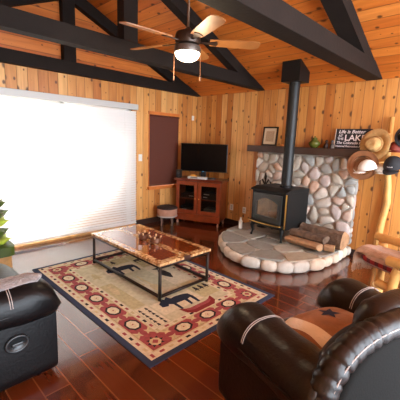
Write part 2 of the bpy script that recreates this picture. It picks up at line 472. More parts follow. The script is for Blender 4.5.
bm = BM(); tube(bm, [(.03, -.35, 1.95),(.033,-.35,1.0)], .005, 6); obj('tilt_wand', bm, m_white, bl)

ws = thing('window_shade', 'dark brown pull-down shade covering the narrow window', 'shade', (0,(WY0+WY1)/2,WZ0))
bm = BM(); box(bm, .026, .034, -hw2-.045, hw2+.03, .04, WZ1-WZ0-.03); obj('shade_cloth', bm, m_shade, ws)
bm = BM(); box(bm, .023, .037, -hw2-.045, hw2+.03, .01, .04, .004); obj('hem_bar', bm, P('shade_bar',(80,44,30),.3), ws)
bm = BM(); tube(bm, [(.04,-hw2-.045,WZ1-WZ0-.018),(.04,hw2+.03,WZ1-WZ0-.018)], .016, 10); obj('roller', bm, m_shade, ws)

# ---- trusses
def truss(x0, x1, label):
    t = thing('roof_truss', label, 'truss', ((x0+x1)/2, YR, WH), 0, 'dark roof trusses')
    h = (x1-x0)/2; H = abs(YR)
    bm = BM(); box(bm, -h, h, -H+.0, H-.004, .0, .165, .006); obj('bottom_chord', bm, m_beam, t)
    for s, nm in ((1,'rafter'),(-1,'rafter')):
        bm = BM()
        a, zt = H-.02, SL*.0
        loft(bm, [[Vector((x, s*(H-.03), .008)), Vector((x, 0, ZR-WH-.008)), Vector((x, 0, ZR-WH-.175)), Vector((x, s*(H-.36), .0))] for x in (-h+.004, h-.004)])
        obj(nm, bm, m_beam, t)
    bm = BM(); box(bm, -h+.002, h-.002, -.09, .09, .165, ZR-WH-.06, .006); obj('king_post', bm, m_beam, t)
    return t
truss(.004, .11, 'dark stained roof truss standing tight against the gable over the blinds')
truss(1.47, 1.61, 'middle dark roof truss whose chord passes behind the ceiling fan')
truss(3.2, 3.4, 'thick dark roof truss nearest, crossing the top right in front of the stove pipe')

# ================================================================== STONE CHIMNEY, HEARTH, MANTEL
SX0, SX1, SZ0, SZ1 = 1.6, 3.27, .17, 1.42
sw = thing('stone_chimney_breast', 'wall panel of pale rounded river stones behind the black stove', 'stone wall', ((SX0+SX1)/2, 0, SZ0))
cxs = (SX0+SX1)/2
bm = BM(); box(bm, SX0-cxs+.015, SX1-cxs-.015, -.09, -.002, .0, SZ1-SZ0); obj('mortar_bed', bm, m_mortar, sw)
bound = [(SX0,SZ0+.005),(SX1,SZ0+.005),(SX1,SZ1-.005),(SX0,SZ1-.005)]
cells = voronoi(bound, 88, 11, 1)
bm = BM(); stones_mesh(bm, cells, lambda x,y,h: Vector((x-cxs, -.088-h, y-SZ0)), .012, .04, 5, 3)
obj('river_stones', bm, m_stone, sw, True)
cells = voronoi([(0.0,SZ0+.005),(.085,SZ0+.005),(.085,SZ1-.005),(0.0,SZ1-.005)], 9, 4, 3)
bm = BM(); stones_mesh(bm, cells, lambda x,y,h: Vector((SX1-cxs-.016+h*.6, -.09+x, y-SZ0)), .006, .03, 6)
obj('corner_stones', bm, m_stone, sw, True)

ml = thing('mantel_shelf', 'long dark brown wooden mantel beam above the river stones', 'shelf', (2.42, 0, SZ1))
bm = BM(); box(bm, -.95, .96, -.23, -.002, .0, .105, .008); obj('beam', bm, P('dark_mantel_wood',(62,42,32),.5,bump=.2,bscale=20,var=.2), ml)

HP = [(1.5,-.02),(1.56,-.75),(1.63,-1.03),(1.82,-1.26),(2.08,-1.46),(2.33,-1.58),(2.6,-1.6),(2.86,-1.49),(3.1,-1.3),(3.25,-.95),(3.29,-.5),(3.29,-.02)]
hx, hy = 2.4, -.6
he = thing('raised_hearth', 'low curved stone hearth with grey flagstone top and cobble edge', 'hearth', (hx, hy, 0))
def inset(poly, d):
    c = centroid(poly); return [(c[0]+(x-c[0])*(1-d/max(.01,math.hypot(x-c[0],y-c[1]))), min(-.02,c[1]+(y-c[1])*(1-d/max(.01,math.hypot(x-c[0],y-c[1]))))) for x,y in poly]
core = inset(HP, .08)
bm = BM(); prism(bm, [(x-hx,y-hy) for x,y in core], 0, .148); obj('mortar_core', bm, m_mortar, he)
cells = voronoi(inset(HP,.03), 15, 23, 2)
bm = BM(); stones_mesh(bm, cells, lambda x,y,h: Vector((x-hx,y-hy,.145+h)), .008, .025, 8, 1, True)
fo = obj('flagstone_top', bm, m_flag, he)
def edge_point(s):
    pts = HP; 
    for i in range(len(pts)-1):
        a, b = Vector(pts[i]), Vector(pts[i+1]); l = (b-a).length
        if s <= l: return a+(b-a)*(s/l), (b-a).normalized()
        s -= l
    return Vector(pts[-1]), (Vector(pts[-1])-Vector(pts[-2])).normalized()
tot = sum((Vector(HP[i+1])-Vector(HP[i])).length for i in range(len(HP)-1))
bm = BM(); lay = bm.faces.layers.float.new('stone_id'); s = 0; rr = random.Random(3)
while s < tot-.05:
    l = rr.uniform(.13,.27); l = min(l, tot-s); p, t = edge_point(s+l/2); nrm = Vector((t.y,-t.x))
    hz = rr.uniform(.066,.08); rings = []; sid = rr.random(); dep = rr.uniform(.05,.07)
    for k in range(9):
        a = -PI/2+PI*k/8; sc = max(math.cos(a),.03)**.5; ring = []
        for u, v in superell(0,0,dep*sc,(hz)*sc,2.8,14):
            q = p - nrm*(.05) + t*(l*.49*math.sin(a)) + nrm*u
            ring.append(Vector((q.x-hx, min(q.y,-.005)-hy, .082+v+.004*math.sin(7*s))))
        rings.append(ring)
    n0 = len(bm.faces); loft(bm, rings); bm.faces.ensure_lookup_table()
    for f in bm.faces[n0:]: f[lay] = sid
    s += l
obj('edge_cobbles', bm, m_cobble, he, True)

# ================================================================== WOOD STOVE
HZ = .177
SR = -.1
st = thing('wood_stove', 'black cast iron wood stove with glass door standing on the hearth', 'stove', (2.33, -.5, HZ), SR)
# local: front is -y ; body w .6, d .56
WX, YA, YB, Z0, Z1 = .3, -.27, .27, .20, .70
bm = BM()
box(bm, -WX, WX, YB-.02, YB, Z0, Z1); box(bm, -WX, -WX+.02, YA, YB, Z0, Z1); box(bm, WX-.02, WX, YA, YB, Z0, Z1)
box(bm, -WX+.02, WX-.02, YA, YB-.02, Z0, Z0+.06); box(bm, -WX+.02, WX-.02, YA, YB-.02, Z1-.06, Z1)
box(bm, -WX+.02, -.2, YA, YA+.02, Z0+.06, Z1-.06); box(bm, .2, WX-.02, YA, YA+.02, Z0+.06, Z1-.06)
obj('body', bm, m_black, st)
bm = BM(); box(bm, -WX-.015, WX+.015, YA+.10, YB+.015, Z1, Z1+.055, .008)
loft(bm, [[Vector((x,YA-.03,Z1-.005)),Vector((x,YA-.03,Z1+.018)),Vector((x,YA+.10,Z1+.055)),Vector((x,YA+.10,Z1-.005))] for x in (-WX-.015,WX+.015)])
obj('top_plate', bm, m_black, st)
bm = BM(); box(bm, -WX+.02,WX-.02,YB-.045,YB-.025,Z0+.06,Z1-.06); box(bm,-.22,-.2,YA+.03,YB-.05,Z0+.06,Z1-.06); box(bm,.2,.22,YA+.03,YB-.05,Z0+.06,Z1-.06)
obj('firebrick_lining', bm, P('firebrick',(214,176,130),.9,var=.3,vscale=9), st)
bm = BM()
for a, b2, r in (((-.17,-.1,.27),(.17,-.02,.27),.045), ((-.14,.0,.29),(.16,-.14,.31),.04), ((-.1,-.12,.35),(.13,.02,.36),.035)): tube(bm, [a,b2], r, 10)
obj('logs_inside', bm, m_split, st)
# door with arched glass
dr = bm = BM()
DW, DZ0, DZ1 = .25, .25, .665
def arch(wd, z0, z1, rise, n=14):
    out = [(-wd, z0), (wd, z0)]
    for k in range(n+1):
        t = k/n; x = wd*(1-2*t); out.append((x, z1-rise*(x/wd)**2))
    return out
outer = [(-DW,DZ0),(DW,DZ0)] + [(DW*(1-2*k/14), DZ1) for k in range(15)]
inner = arch(.195, DZ0+.085, DZ1-.06, .07)
def ringpts(pts, y): return [Vector((x, y, z)) for x, z in pts]
loft(bm, [ringpts(inner,YA-.005), ringpts(inner,YA-.035), ringpts(outer,YA-.03), ringpts(outer,YA-.002)], cap=False)
do = obj('door', bm, P('grey_cast_iron',(40,42,40),.4,spec=.6), st)
bm = BM(); loft(bm, [ringpts(inner,YA-.016), ringpts(inner,YA-.010)])
mg, ntg, bg = newmat('stove_glass'); bg.inputs['Base Color'].default_value=(.9,.8,.65,1); bg.inputs['Transmission Weight'].default_value=.9; bg.inputs['Roughness'].default_value=.12; bg.inputs['IOR'].default_value=1.3
obj('glass', bm, mg, do)
bm = BM(); tube(bm, ringpts(arch(.2,DZ0+.08,DZ1-.055,.07),YA-.036), .006, 6, closed=True); obj('glass_rim', bm, P('grey_steel_rim',(80,82,80),.4,metal=.6), do)
bm = BM(); tube(bm, [(.225,YA-.03,.46),(.23,YA-.07,.45),(.235,YA-.075,.36)], .009, 8); obj('handle', bm, m_iron, do)
# ash lip, curved front with brass edge
lip = [(-.29,YA)]+[(.29*math.sin(-PI/2+PI*k/10)*1.0, YA-.06-.05*math.cos(-PI/2+PI*k/10)) for k in range(11)]+[(.29,YA)]
bm = BM(); prism(bm, lip, .222, .244); al = obj('ash_lip', bm, m_black, st)
bm = BM(); tube(bm, [(x,y-.003,.242) for x,y in lip[1:-1]], .009, 8); obj('brass_edge', bm, m_brass, al)
bm = BM(); box(bm, -.05,.05,YA-.018,YA,.172,.198,.006); obj('air_control', bm, m_iron, st)
bm = BM(); box(bm, -.27,.27,YA-.004,YB-.02,.17,Z0,.004); obj('base_skirt', bm, m_black, st)
bm = BM(); box(bm, WX, WX+.012, YA-.004, YA+.016, Z0+.0, Z1-.01); obj('gold_corner_strip', bm, m_brass, st)
bm = BM(); box(bm, WX+.004, WX+.016, YA+.03, YB, Z0-.02, Z1+.005, .003); obj('side_panel', bm, m_black, st)
for sx in (-1,1):
    for yy in (YA+.02, YB-.05):
        bm = BM(); s2 = -1 if yy<0 else 1
        tube(bm, [(sx*.25,yy,.195),(sx*.278,yy+s2*.02,.15),(sx*.262,yy+s2*.01,.07),(sx*.272,yy+s2*.018,.025),(sx*.28,yy+s2*.024,0.0)], .02, 8, radii=[.036,.03,.016,.013,.022])
        obj('leg', bm, m_black, st, True)
bm = BM(); lathe(bm, [(.095,Z1+.055),(.095,Z1+.075),(.085,Z1+.085)], 20, Matrix.Translation((.065,.045,0))); obj('flue_collar', bm, m_black, st, 'auto')

px, py = 2.40, -.46
sp = thing('stove_pipe', 'tall black stove pipe rising to a square black ceiling box', 'pipe', (px, py, HZ+.785))
zb = WH + SL*.14
bm = BM(); lathe(bm, [(.076,.002),(.076,.7),(.079,.71),(.079,.74),(.077,.75),(.077, 2.44-HZ-.785)], 24); obj('pipe', bm, m_pipe, sp, 'auto')
bm = BM(); b0 = 2.42-HZ-.785; zc0 = WH + SL*(.46-.14)-HZ-.785; zc1 = WH + SL*(.46+.14)-HZ-.785
loft(bm, [[Vector((x,-.14,b0)),Vector((x,.14,b0)),Vector((x,.14,zc0-.004)),Vector((x,-.14,zc1-.004))] for x in (-.14,.14)])
obj('ceiling_box', bm, m_black, sp)

# firewood on the hearth
def logpiece(name, label, loc, rz, L, r, mats, split=False, tilt=0, rs=1):
    bm = BM(); R2 = random.Random(rs); rings = []; n = 14
    for i in range(9):
        x = -L/2+L*i/8; ring = []
        for k in range(n):
            a = 2*PI*k/n; rad = r*(1+.12*math.sin(3*a+rs)+.06*R2.uniform(-1,1))
            y, z = rad*math.cos(a), rad*math.sin(a)*.85
            if split and z > .25*r: z = .25*r + (z-.25*r)*.15
            ring.append(Vector((x, y, z)))
        rings.append(ring)
    zmin = min(p.z for r_ in rings for p in r_)
    for r_ in rings:
        for p in r_: p.z -= zmin
    loft(bm, rings)
    bm.faces.ensure_lookup_table()
    for f in bm.faces:
        if len(f.verts) > 4: f.material_index = 1
        elif split and f.calc_center_median().z > r*.9: f.material_index = 1
    o = obj(name, bm, mats, None, 'auto'); o.location = loc; o.rotation_euler = (0, tilt, rz)
    return tag(o, label, 'firewood', 'firewood beside the stove')
logpiece('firewood_log', 'big bark covered log lying at the back of the firewood pile', (3.0,-.39,HZ), -.05, .62, .145, [m_bark,m_split], rs=2)
logpiece('firewood_log', 'split orange firewood piece lying at the front of the pile', (2.88,-.72,HZ), -.12, .5, .085, [m_split,m_split], True, rs=5)
logpiece('firewood_log', 'flat dark slab of firewood leaning over the front split log', (2.90,-.63,HZ+.10), -.1, .52, .085, [m_bark,m_bark], True, rs=9)
logpiece('firewood_log', 'short pale log stub at the right end of the hearth', (3.2,-.625,HZ), .3, .13, .055, [m_split,m_logend], rs=13)

# fireplace tools
ft = thing('fireplace_tool_stand', 'black scrolled iron fireplace tool set left of the stove', 'fire tools', (1.885,-.23,HZ))
bm = BM(); lathe(bm, [(.09,0),(.09,.015),(.03,.03),(.012,.05)], 16); tube(bm, [(0,0,.04),(0,0,.82)], .012, 8); obj('stand', bm, m_iron, ft)
bm = BM()
for s2 in (-1,1):
    tube(bm, [(0,0,.70),(s2*.06,0,.80),(s2*.105,0,.76),(s2*.10,0,.69),(s2*.065,0,.70)], .012, 6)
tube(bm, [(0,0,.80),(0,0,.84),(0,0,.92)], .014, 8, radii=[.014,.024,.006]); obj('scroll_hooks', bm, m_iron, ft)
bm = BM(); tube(bm, [(-.10,0,.72),(-.09,0,.2),(-.09,-.03,.17)], .011, 6); obj('poker', bm, m_iron, ft)
bm = BM(); tube(bm, [(.10,0,.72),(.085,0,.3)], .011, 6); box(bm,.05,.12,-.006,.006,.13,.3,.005); obj('shovel', bm, m_iron, ft)

o = BM(); lathe(o, [(.03,0),(.033,.01),(.033,.12),(.014,.15),(.014,.18),(.0,.18)], 14); wb = obj('white_bottle', o, m_white, None, 'auto'); wb.location=(1.72,-.62,HZ)
tag(wb, 'small white plastic bottle standing on the hearth left of the stove', 'bottle')

# ================================================================== MANTEL THINGS
MZ = SZ1+.105
fr = thing('picture_frame', 'dark framed certificate standing on the left of the mantel', 'picture frame', (1.83,-.12,MZ+.001))
Mf = Matrix.Rotation(math.radians(-7),4,'X')
bm = BM()
for a in ((-.14,-.115,0,.31),(.115,.14,0,.31)): box(bm,a[0],a[1],-.012,.012,a[2],a[3],.003)
box(bm,-.115,.115,-.012,.012,0,.025,.003); box(bm,-.115,.115,-.012,.012,.285,.31,.003)
obj('frame', bm, m_iron, fr, M=Mf)
bm = BM(); box(bm,-.115,.115,-.002,.008,.025,.285); obj('mat_board', bm, P('cream_mat',(206,190,160),.7), fr, M=Mf)
bm = BM(); box(bm,-.075,.075,-.004,-.0025,.07,.24)
obj('certificate', bm, P('tan_print',(176,150,120),.7,var=.2,vscale=60), fr, M=Mf)

vs = thing('green_vase', 'squat green glazed lidded pot on the mantel right of the pipe', 'vase', (2.62,-.13,MZ))
bm = BM(); lathe(bm, [(.04,0),(.05,.01),(.082,.05),(.085,.07),(.05,.105),(.035,.115),(.038,.125)], 20); obj('pot', bm, m_green, vs, True)
bm = BM(); lathe(bm, [(.038,.125),(.03,.145),(.01,.152),(.012,.165),(.0,.172)], 16); obj('lid', bm, m_green, vs, True)

def figurine(loc, label, c):
    f = thing('figurine', label, 'figurine', loc, 0, 'small figurines on the mantel')
    bm = BM(); lathe(bm, [(.03,0),(.034,.02),(.025,.06),(.015,.075)], 12); obj('figure_body', bm, c, f, True)
    bm = BM(); lathe(bm, [(.001,.07),(.02,.085),(.022,.1),(.012,.118),(.0,.122)], 12); obj('figure_head', bm, c, f, True)
figurine((2.80,-.13,MZ), 'small dark brown figurine on the mantel, the one nearer the green pot', P('dark_brown_figure',(52,32,24),.6))
figurine((2.885,-.13,MZ), 'small black and white figurine on the mantel next to the sign', P('black_white_figure',(90,80,74),.6,var=.9,vscale=25))
fg = BM(); pillow(fg,.035,.02,.018,2.2,14,6,cz=.018); fo = obj('wood_ornament', fg, m_trimw, None, True); fo.location=(2.09,-.14,MZ); tag(fo,'tiny orange wooden ornament on the mantel between frame and pipe','ornament')

sg = thing('lake_sign', 'black wooden sign with white lettering about the lake on the mantel', 'sign', (3.155,-.13,MZ+.001))
Ms = Matrix.Rotation(math.radians(-6),4,'X')
bm = BM(); box(bm,-.235,.235,-.009,.009,0,.275,.003); obj('board', bm, P('black_sign_paint',(24,20,24),.6), sg, M=Ms)
bm = BM(); box(bm,-.241,-.235,-.01,.01,0,.275); obj('pale_edge', bm, P('pale_edge_wood',(206,190,170),.7), sg, M=Ms)
m_letter = P('white_lettering',(232,226,226),.6)
def text(s, x, z, size, parent, mat, Mx, y=-.0105, shear=0, align='LEFT', sx=1, nm='lettering'):
    cu = bpy.data.curves.new('txt','FONT'); cu.body = s; cu.size = size; cu.extrude = .0008; cu.align_x = align; cu.shear = shear; cu.offset = size*.012
    to = bpy.data.objects.new('txt', cu); COL.objects.link(to)
    dg = bpy.context.evaluated_depsgraph_get(); me = bpy.data.meshes.new_from_object(to.evaluated_get(dg))
    bpy.data.objects.remove(to); me.materials.clear(); me.materials.append(mat)
    me.transform(Mx @ Matrix.Translation((x,y,z)) @ Matrix.Rotation(PI/2,4,'X') @ Matrix.Diagonal((sx,1,1,1)))
    o = bpy.data.objects.new(nm, me); COL.objects.link(o); o.parent = parent; return o
text('Life is Better', -.20, .215, .064, sg, m_letter, Ms, shear=.25, sx=1.05)
text('AT', -.195, .165, .045, sg, m_letter, Ms)
text('THE', -.205, .122, .045, sg, m_letter, Ms)
text('LAKE', -.11, .115, .115, sg, m_letter, Ms, sx=1.05)
text('The Colorado River', -.215, .068, .05, sg, m_letter, Ms, shear=.25, sx=1.0)
text('National Recreation Area', -.22, .025, .037, sg, m_letter, Ms)

# ================================================================== HATS
hp = thing('hat_pole', 'crooked peeled log pole with pegs holding the hats at the wall', 'hat stand', (3.62,-.075,0))
bm = BM(); tube(bm, [(.02,0,0),(.0,0,.35),(.02,0,.62),(.05,.0,.85),(.03,0,1.1),(-.02,0,1.4),(-.03,0,1.95)], .035, 10, radii=[.045,.045,.042,.043,.04,.034,.028]); obj('pole', bm, m_log, hp, True)
pegs = [(-.13,1.40,-.30,1.36),(.06,1.6,.10,1.62),(-.12,1.75,-.2,1.77),(.05,1.45,.1,1.47)]
for a in pegs:
    bm = BM(); tube(bm, [(-.02,-.02,a[1]-.02),(a[2]*.6,-.22 if a[2]==-.30 else -.05,a[3])], .012, 8); obj('peg', bm, m_log, hp, True)
def Rot(x,y,z): return Matrix.Rotation(z,4,'Z')@Matrix.Rotation(y,4,'Y')@Matrix.Rotation(x,4,'X')
def hat(name, label, loc, rot, R, cr, ch, mats, wav=.02, band=None, flat=1.0):
    # local: axis +z is the crown side
    h = thing(name, label, 'hat', loc, 0, None); M = Rot(*rot)
    bm = BM(); rings = []; n = 36
    for r_, z in ((R,0),(R*.98,.006),(R*.8,.004),(cr*1.15,.0)):
        rings.append([M @ Vector((r_*math.cos(2*PI*k/n), r_*flat*math.sin(2*PI*k/n), z+wav*(r_/R)**2*math.cos(2*2*PI*k/n))) for k in range(n)])
    loft(bm, rings, cap=False)
    bm2 = bm; o1 = obj('brim', bm, mats, h, True)
    o1.modifiers.new('thick','SOLIDIFY').thickness = .005
    bm = BM(); rings = []
    for r_, z in ((cr*1.16,.0),(cr*1.0,.01),(cr*.97,ch*.5),(cr*.86,ch*.88),(cr*.6,ch*1.0),(cr*.25,ch*.93),(.002,ch*.9)):
        rings.append([M @ Vector((r_*math.cos(2*PI*k/n), r_*flat*.9*math.sin(2*PI*k/n), z)) for k in range(n)])
    loft(bm, rings, cap=False); o2 = obj('crown', bm, mats, h, True)
    if band:
        bm = BM(); lathe(bm, [(cr*1.03,.005),(cr*1.02,.03)], 30, M); obj('hat_band', bm, band, h, True)
    return h
hat('straw_hat', 'wide brimmed straw hat hanging on the wall, topmost of the hats', (3.475,-.225,1.60), (PI/2-.12,0,-.25), .20, .095, .11, m_straw, .012, P('tan_band',(168,124,72),.8), 1.02)
hat('brown_hat', 'brown felt hat hanging hollow side out behind the white cap', (3.385,-.325,1.33), (-PI/2-.1,0,.15), .19, .10, .065, m_brownfelt, .012)
def cap(name, label, loc, rot, mat, billmat, r=.085, front=None, bill=.07):
    h = thing(name, label, 'cap', loc, 0); M = Rot(*rot)
    bm = BM(); rings = []; n = 28
    for i in range(9):
        a = PI/2*i/8; rings.append([M @ Vector((r*math.cos(a)*math.cos(2*PI*k/n)*1.08, r*math.cos(a)*math.sin(2*PI*k/n), r*1.15*math.sin(a)+.0)) for k in range(n)])
    loft(bm, rings, cap=False); obj('crown', bm, mat, h, True)
    bm = BM(); top=[]; 
    inn = [(r*1.06*math.cos(t), r*.98*math.sin(t)) for t in [(-.95+1.9*k/10) for k in range(11)]]
    out = [(r*1.06*math.cos(t)+bill*(math.cos(t*1.5)*.75+.25), r*.98*math.sin(t)*1.02) for t in [(-.95+1.9*k/10) for k in range(11)]]
    def zz(x,y): return -.018*(y/r)**2
    for dz in (0.0,): pass
    a = [M@Vector((x,y,zz(x,y))) for x,y in inn]; b = [M@Vector((x,y,zz(x,y)-.012)) for x,y in out]
    a2 = [M@Vector((x,y,zz(x,y)+.004)) for x,y in inn]; b2 = [M@Vector((x,y,zz(x,y)-.008)) for x,y in out]
    loft(bm, [a,b,b2,a2,a], closed=False, cap=False); obj('bill', bm, billmat, h, True)
    bm = BM(); lathe(bm, [(.008,r*1.14),(.008,r*1.17),(.0,r*1.18)], 8, M); obj('button', bm, mat, h, True)
    if front: 
        bm = BM()
        for q in range(7):
            t = -.28+.09*q; 
            c = [M@Vector((1.09*r*math.cos(t)*math.cos(.35)*1.005, r*math.cos(.35)*math.sin(t)*1.02, r*1.15*math.sin(.35)+dz)) for t in (t,t+.05) for dz in (0,.012)]
            f = [bm.verts.new(v) for v in (c[0],c[2],c[3],c[1])]; bm.faces.new(f)
        ob = obj('front_embroidery', bm, front, h)
    return h
# cap local: +x is the bill, +z the top
cap('baseball_cap', 'white baseball cap hanging in front of the brown felt hat', (3.475,-.40,1.29), (0,.25,-PI/2-.75), m_capwht, m_capwht, .105, None, .07)
cap('baseball_cap', 'pale cap with printed bill hanging between the white and black caps', (3.585,-.27,1.27), (0,.1,-PI/2+.2), m_print, m_print, .075, None, .07)
cap('baseball_cap', 'black baseball cap with small pale lettering on its front, lowest at right', (3.735,-.30,1.345), (0,.5,-PI/2-.1), m_capblk, m_capblk, .11, m_letter, .08)
cap('baseball_cap', 'dark red cap hanging just above the black cap', (3.70,-.18,1.55), (0,.2,-PI/2+.3), m_hatred, m_hatred, .085, None, .05)
hat('black_felt_hat', 'black brimmed hat at the right edge above the dark red cap', (3.83,-.24,1.70), (PI/2-.1,0,.2), .14, .085, .1, m_capblk, .015)

# wall plates
def plate(name, label, loc, axis, w, h, kind):
    t = thing(name, label, kind, loc, 0 if axis=='y' else PI/2)
    bm = BM(); box(bm, -w/2,w/2,-.008,0,-h/2,h/2,.002); obj('cover_plate', bm, m_white, t)
    if kind == 'outlet':
        for z in (-.022,.022):
            bm = BM(); box(bm,-.014,.014,-.0105,-.008,z-.014,z+.014,.002); obj('socket', bm, P('socket_grey',(170,168,160),.5), t)
    elif kind == 'switch':
        bm = BM(); box(bm,-.006,.006,-.016,-.008,-.012,.012,.002); obj('toggle', bm, m_white, t)
    else:
        bm = BM(); box(bm,-w*.25,w*.25,-.024,-.008,-h*.3,h*.3,.004); obj('sensor', bm, m_white, t)
plate('light_switch', 'white light switch on pine wall between blinds and narrow window', (.001,-1.39,1.23), 'x', .075, .12, 'switch')
plate('motion_sensor', 'small white sensor high on the wall near the room corner', (.001,-.11,2.01), 'x', .06, .09, 'sensor')
plate('wall_outlet', 'white wall outlet close beside the television cabinet', (1.03,-.001,.34), 'y', .08, .12, 'outlet')
plate('wall_outlet', 'white wall outlet further right, near the hearth and tool stand', (1.33,-.001,.33), 'y', .07, .115, 'outlet')

# ================================================================== TV CABINET
ca = math.atan2(.349,.827)
ux, uy = math.cos(ca), math.sin(ca)
c0 = Vector(((.246+1.073)/2,(-.745-.396)/2)); 
tvc = thing('television_cabinet', 'cherry wood television cabinet with two glass doors in the corner', 'cabinet', (c0.x,c0.y,0), ca)
W2, D, ZB, ZT = .44, .40, .09, .87
bm = BM()
box(bm,-W2,-W2+.03,0.02,D,ZB,ZT-.04); box(bm,W2-.03,W2,0.02,D,ZB,ZT-.04); box(bm,-W2+.03,W2-.03,D-.02,D,ZB,ZT-.04); box(bm,-W2+.03,W2-.03,.02,D-.02,ZB,ZB+.1)
box(bm,-W2+.03,W2-.03,.04,D-.02,.47,.49)
obj('body', bm, m_cherry, tvc)
bm = BM(); box(bm,-W2+.031,W2-.031,D-.03,D-.021,ZB+.1,ZT-.05); obj('dark_back_panel', bm, m_dark, tvc)
bm = BM(); box(bm,-W2-.035,W2+.035,-.03,D+.01,ZT-.045,ZT,.008); obj('top', bm, m_cherry_d, tvc)
bm = BM(); box(bm,-W2-.012,W2+.012,-.008,.04,ZB-.02,ZB+.11,.006); obj('plinth', bm, m_cherry, tvc)
for s2 in (-1,1):
    bm = BM(); x0, x1 = (-W2+.005,-.005) if s2<0 else (.005,W2-.005); z0, z1 = ZB+.115, ZT-.055
    for a in ((x0,x0+.065,z0,z1),(x1-.065,x1,z0,z1),(x0+.065,x1-.065,z0,z0+.07),(x0+.065,x1-.065,z1-.07,z1)): box(bm,a[0],a[1],-.005,.02,a[2],a[3],.003)
    dd = obj('door', bm, m_cherry, tvc)
    bm = BM(); box(bm,x0+.06,x1-.06,.004,.01,z0+.065,z1-.065); mgl,_,bb = newmat('dark_cabinet_glass'); bb.inputs['Base Color'].default_value=(.65,.65,.65,1); bb.inputs['Transmission Weight'].default_value=1; bb.inputs['Roughness'].default_value=.03; bb.inputs['IOR'].default_value=1.15
    obj('pane', bm, mgl, dd)
    bm = BM(); lathe(bm,[(.004,0),(.004,.012),(.011,.018),(.011,.026),(.0,.03)],12,Matrix.Translation((-.035*s2*-1 if False else (-.037 if s2<0 else .037),-.005,.5))@Matrix.Rotation(PI/2,4,'X')); obj('knob', bm, m_brass, dd, True)
for sx in (-W2+.03,W2-.03):
    for yy in (.03,D-.04):
        bm = BM(); lathe(bm,[(.016,0),(.024,.015),(.022,.035),(.012,.05),(.02,.07)],12,Matrix.Translation((sx,yy,0))); obj('foot', bm, P('pale_foot',(176,140,116),.4), tvc, True)
def local(t, x, y, z):
    c, s_ = math.cos(t.rotation_euler.z), math.sin(t.rotation_euler.z)
    return (t.location.x+c*x-s_*y, t.location.y+s_*x+c*y, t.location.z+z)
# things inside the cabinet
def device(x0,x1,z0,h,label,mat,marks):
    t = thing('media_player', label, 'electronics', local(tvc,(x0+x1)/2,.2,z0), ca, 'electronics behind the cabinet doors')
    w_ = (x1-x0)/2
    bm = BM(); box(bm,-w_,w_,-.12,.12,0.001,h,.004); obj('casing', bm, mat, t)
    for i,(mx,mz,mw) in enumerate(marks):
        bm = BM(); box(bm,mx,mx+mw,-.1225,-.12,mz,mz+.018); obj('front_strip', bm, m_silver, t)
device(-.37,-.08,.49,.08,'dark media box with pale strip on the upper shelf behind the left door',P('dark_box',(32,32,34),.4),[(.02,.03,.09)])
device(-.38,-.1,ZB+.1,.14,'dark box with silver strip at the bottom behind the left door',P('dark_box2',(26,26,28),.4),[(-.11,.06,.1)])
device(.06,.37,.49,.12,'dark receiver with two pale strips on the upper shelf behind the right door',P('dark_box3',(30,30,32),.4),[(-.12,.085,.11),(-.13,.03,.08)])
device(.1,.35,ZB+.1,.12,'grey box at the bottom behind the right door',P('grey_box',(90,88,86),.5),[(-.02,.03,.08)])

tv = thing('television', 'black flat screen television standing on the cherry cabinet', 'television', local(tvc,.035,.16,ZT+.001), math.radians(33))
bm = BM(); box(bm,-.44,.44,0,.045,.125,.645,.006); obj('bezel', bm, m_tvb, tv)
bm = BM(); box(bm,-.428,.428,-.003,.001,.14,.633); obj('screen', bm, m_tv, tv)
bm = BM(); box(bm,-.05,.05,.01,.04,.012,.135,.004); obj('neck', bm, m_tvb, tv)
bm = BM(); prism(bm, superell(0,.03,.24,.075,3,24),0,.014); obj('stand_base', bm, m_tvb, tv)
bm = BM(); box(bm,-.015,.015,-.004,0,.127,.138); obj('blue_indicator', bm, P('blue_sticker',(50,150,200),.5), tv)
t = thing('disc_player', 'silver disc player under the television screen', 'electronics', local(tvc,-.02,.02,ZT+.001), math.radians(24))
bm = BM(); box(bm,-.18,.18,-.05,.04,0,.045,.004); obj('casing', bm, m_silver, t)
bm = BM(); box(bm,-.12,.02,-.0515,-.05,.015,.032); obj('disc_slot', bm, m_tvb, t)
o = BM(); box(o,-.06,.06,-.02,.02,0,.028,.003); ob = obj('book', o, P('yellow_orange_cover',(206,140,40),.6)); ob.location = local(tvc,-.1,.03,ZT+.0475); ob.rotation_euler=(0,0,.4); tag(ob,'small yellow orange book lying on the silver disc player','book')
t = thing('speaker', 'small black speaker at the left end of the cabinet top', 'speaker', local(tvc,-.41,.06,ZT+.001), ca)
bm = BM(); box(bm,-.045,.045,-.045,.045,0,.15,.008); obj('case', bm, m_tvb, t)
bm = BM(); lathe(bm,[(.03,0),(.03,.004),(.02,.002),(.0,.003)],16,Matrix.Translation((0,-.045,.09))@Matrix.Rotation(PI/2,4,'X')); obj('cone', bm, P('grey_cone',(60,60,62),.5), t, True)

# footstool under the narrow window
fs = thing('footstool', 'round footstool with dark top and dusty pink skirt below narrow window', 'stool', (.285,-.98,0))
bm = BM(); pillow(bm,.19,.19,.035,2.2,28,8,cz=.325); obj('seat_top', bm, m_darkplaid, fs, True)
bm = BM(); lathe(bm,[(.17,.16),(.185,.165),(.188,.30),(.18,.325)],28); obj('skirt', bm, m_pink, fs, True)
bm = BM(); lathe(bm,[(.186,.163),(.193,.17),(.193,.185),(.186,.19)],28); obj('skirt_piping', bm, m_stitch, fs, True)
for k in range(4):
    a = math.radians(0+90*k); bm = BM(); lathe(bm,[(.014,0),(.022,.012),(.02,.03),(.012,.06),(.02,.11),(.024,.165)],12,Matrix.Translation((.135*math.cos(a),.135*math.sin(a),0))); obj('leg', bm, P('dark_leg_pale_foot',(98,76,62),.4), fs, True)

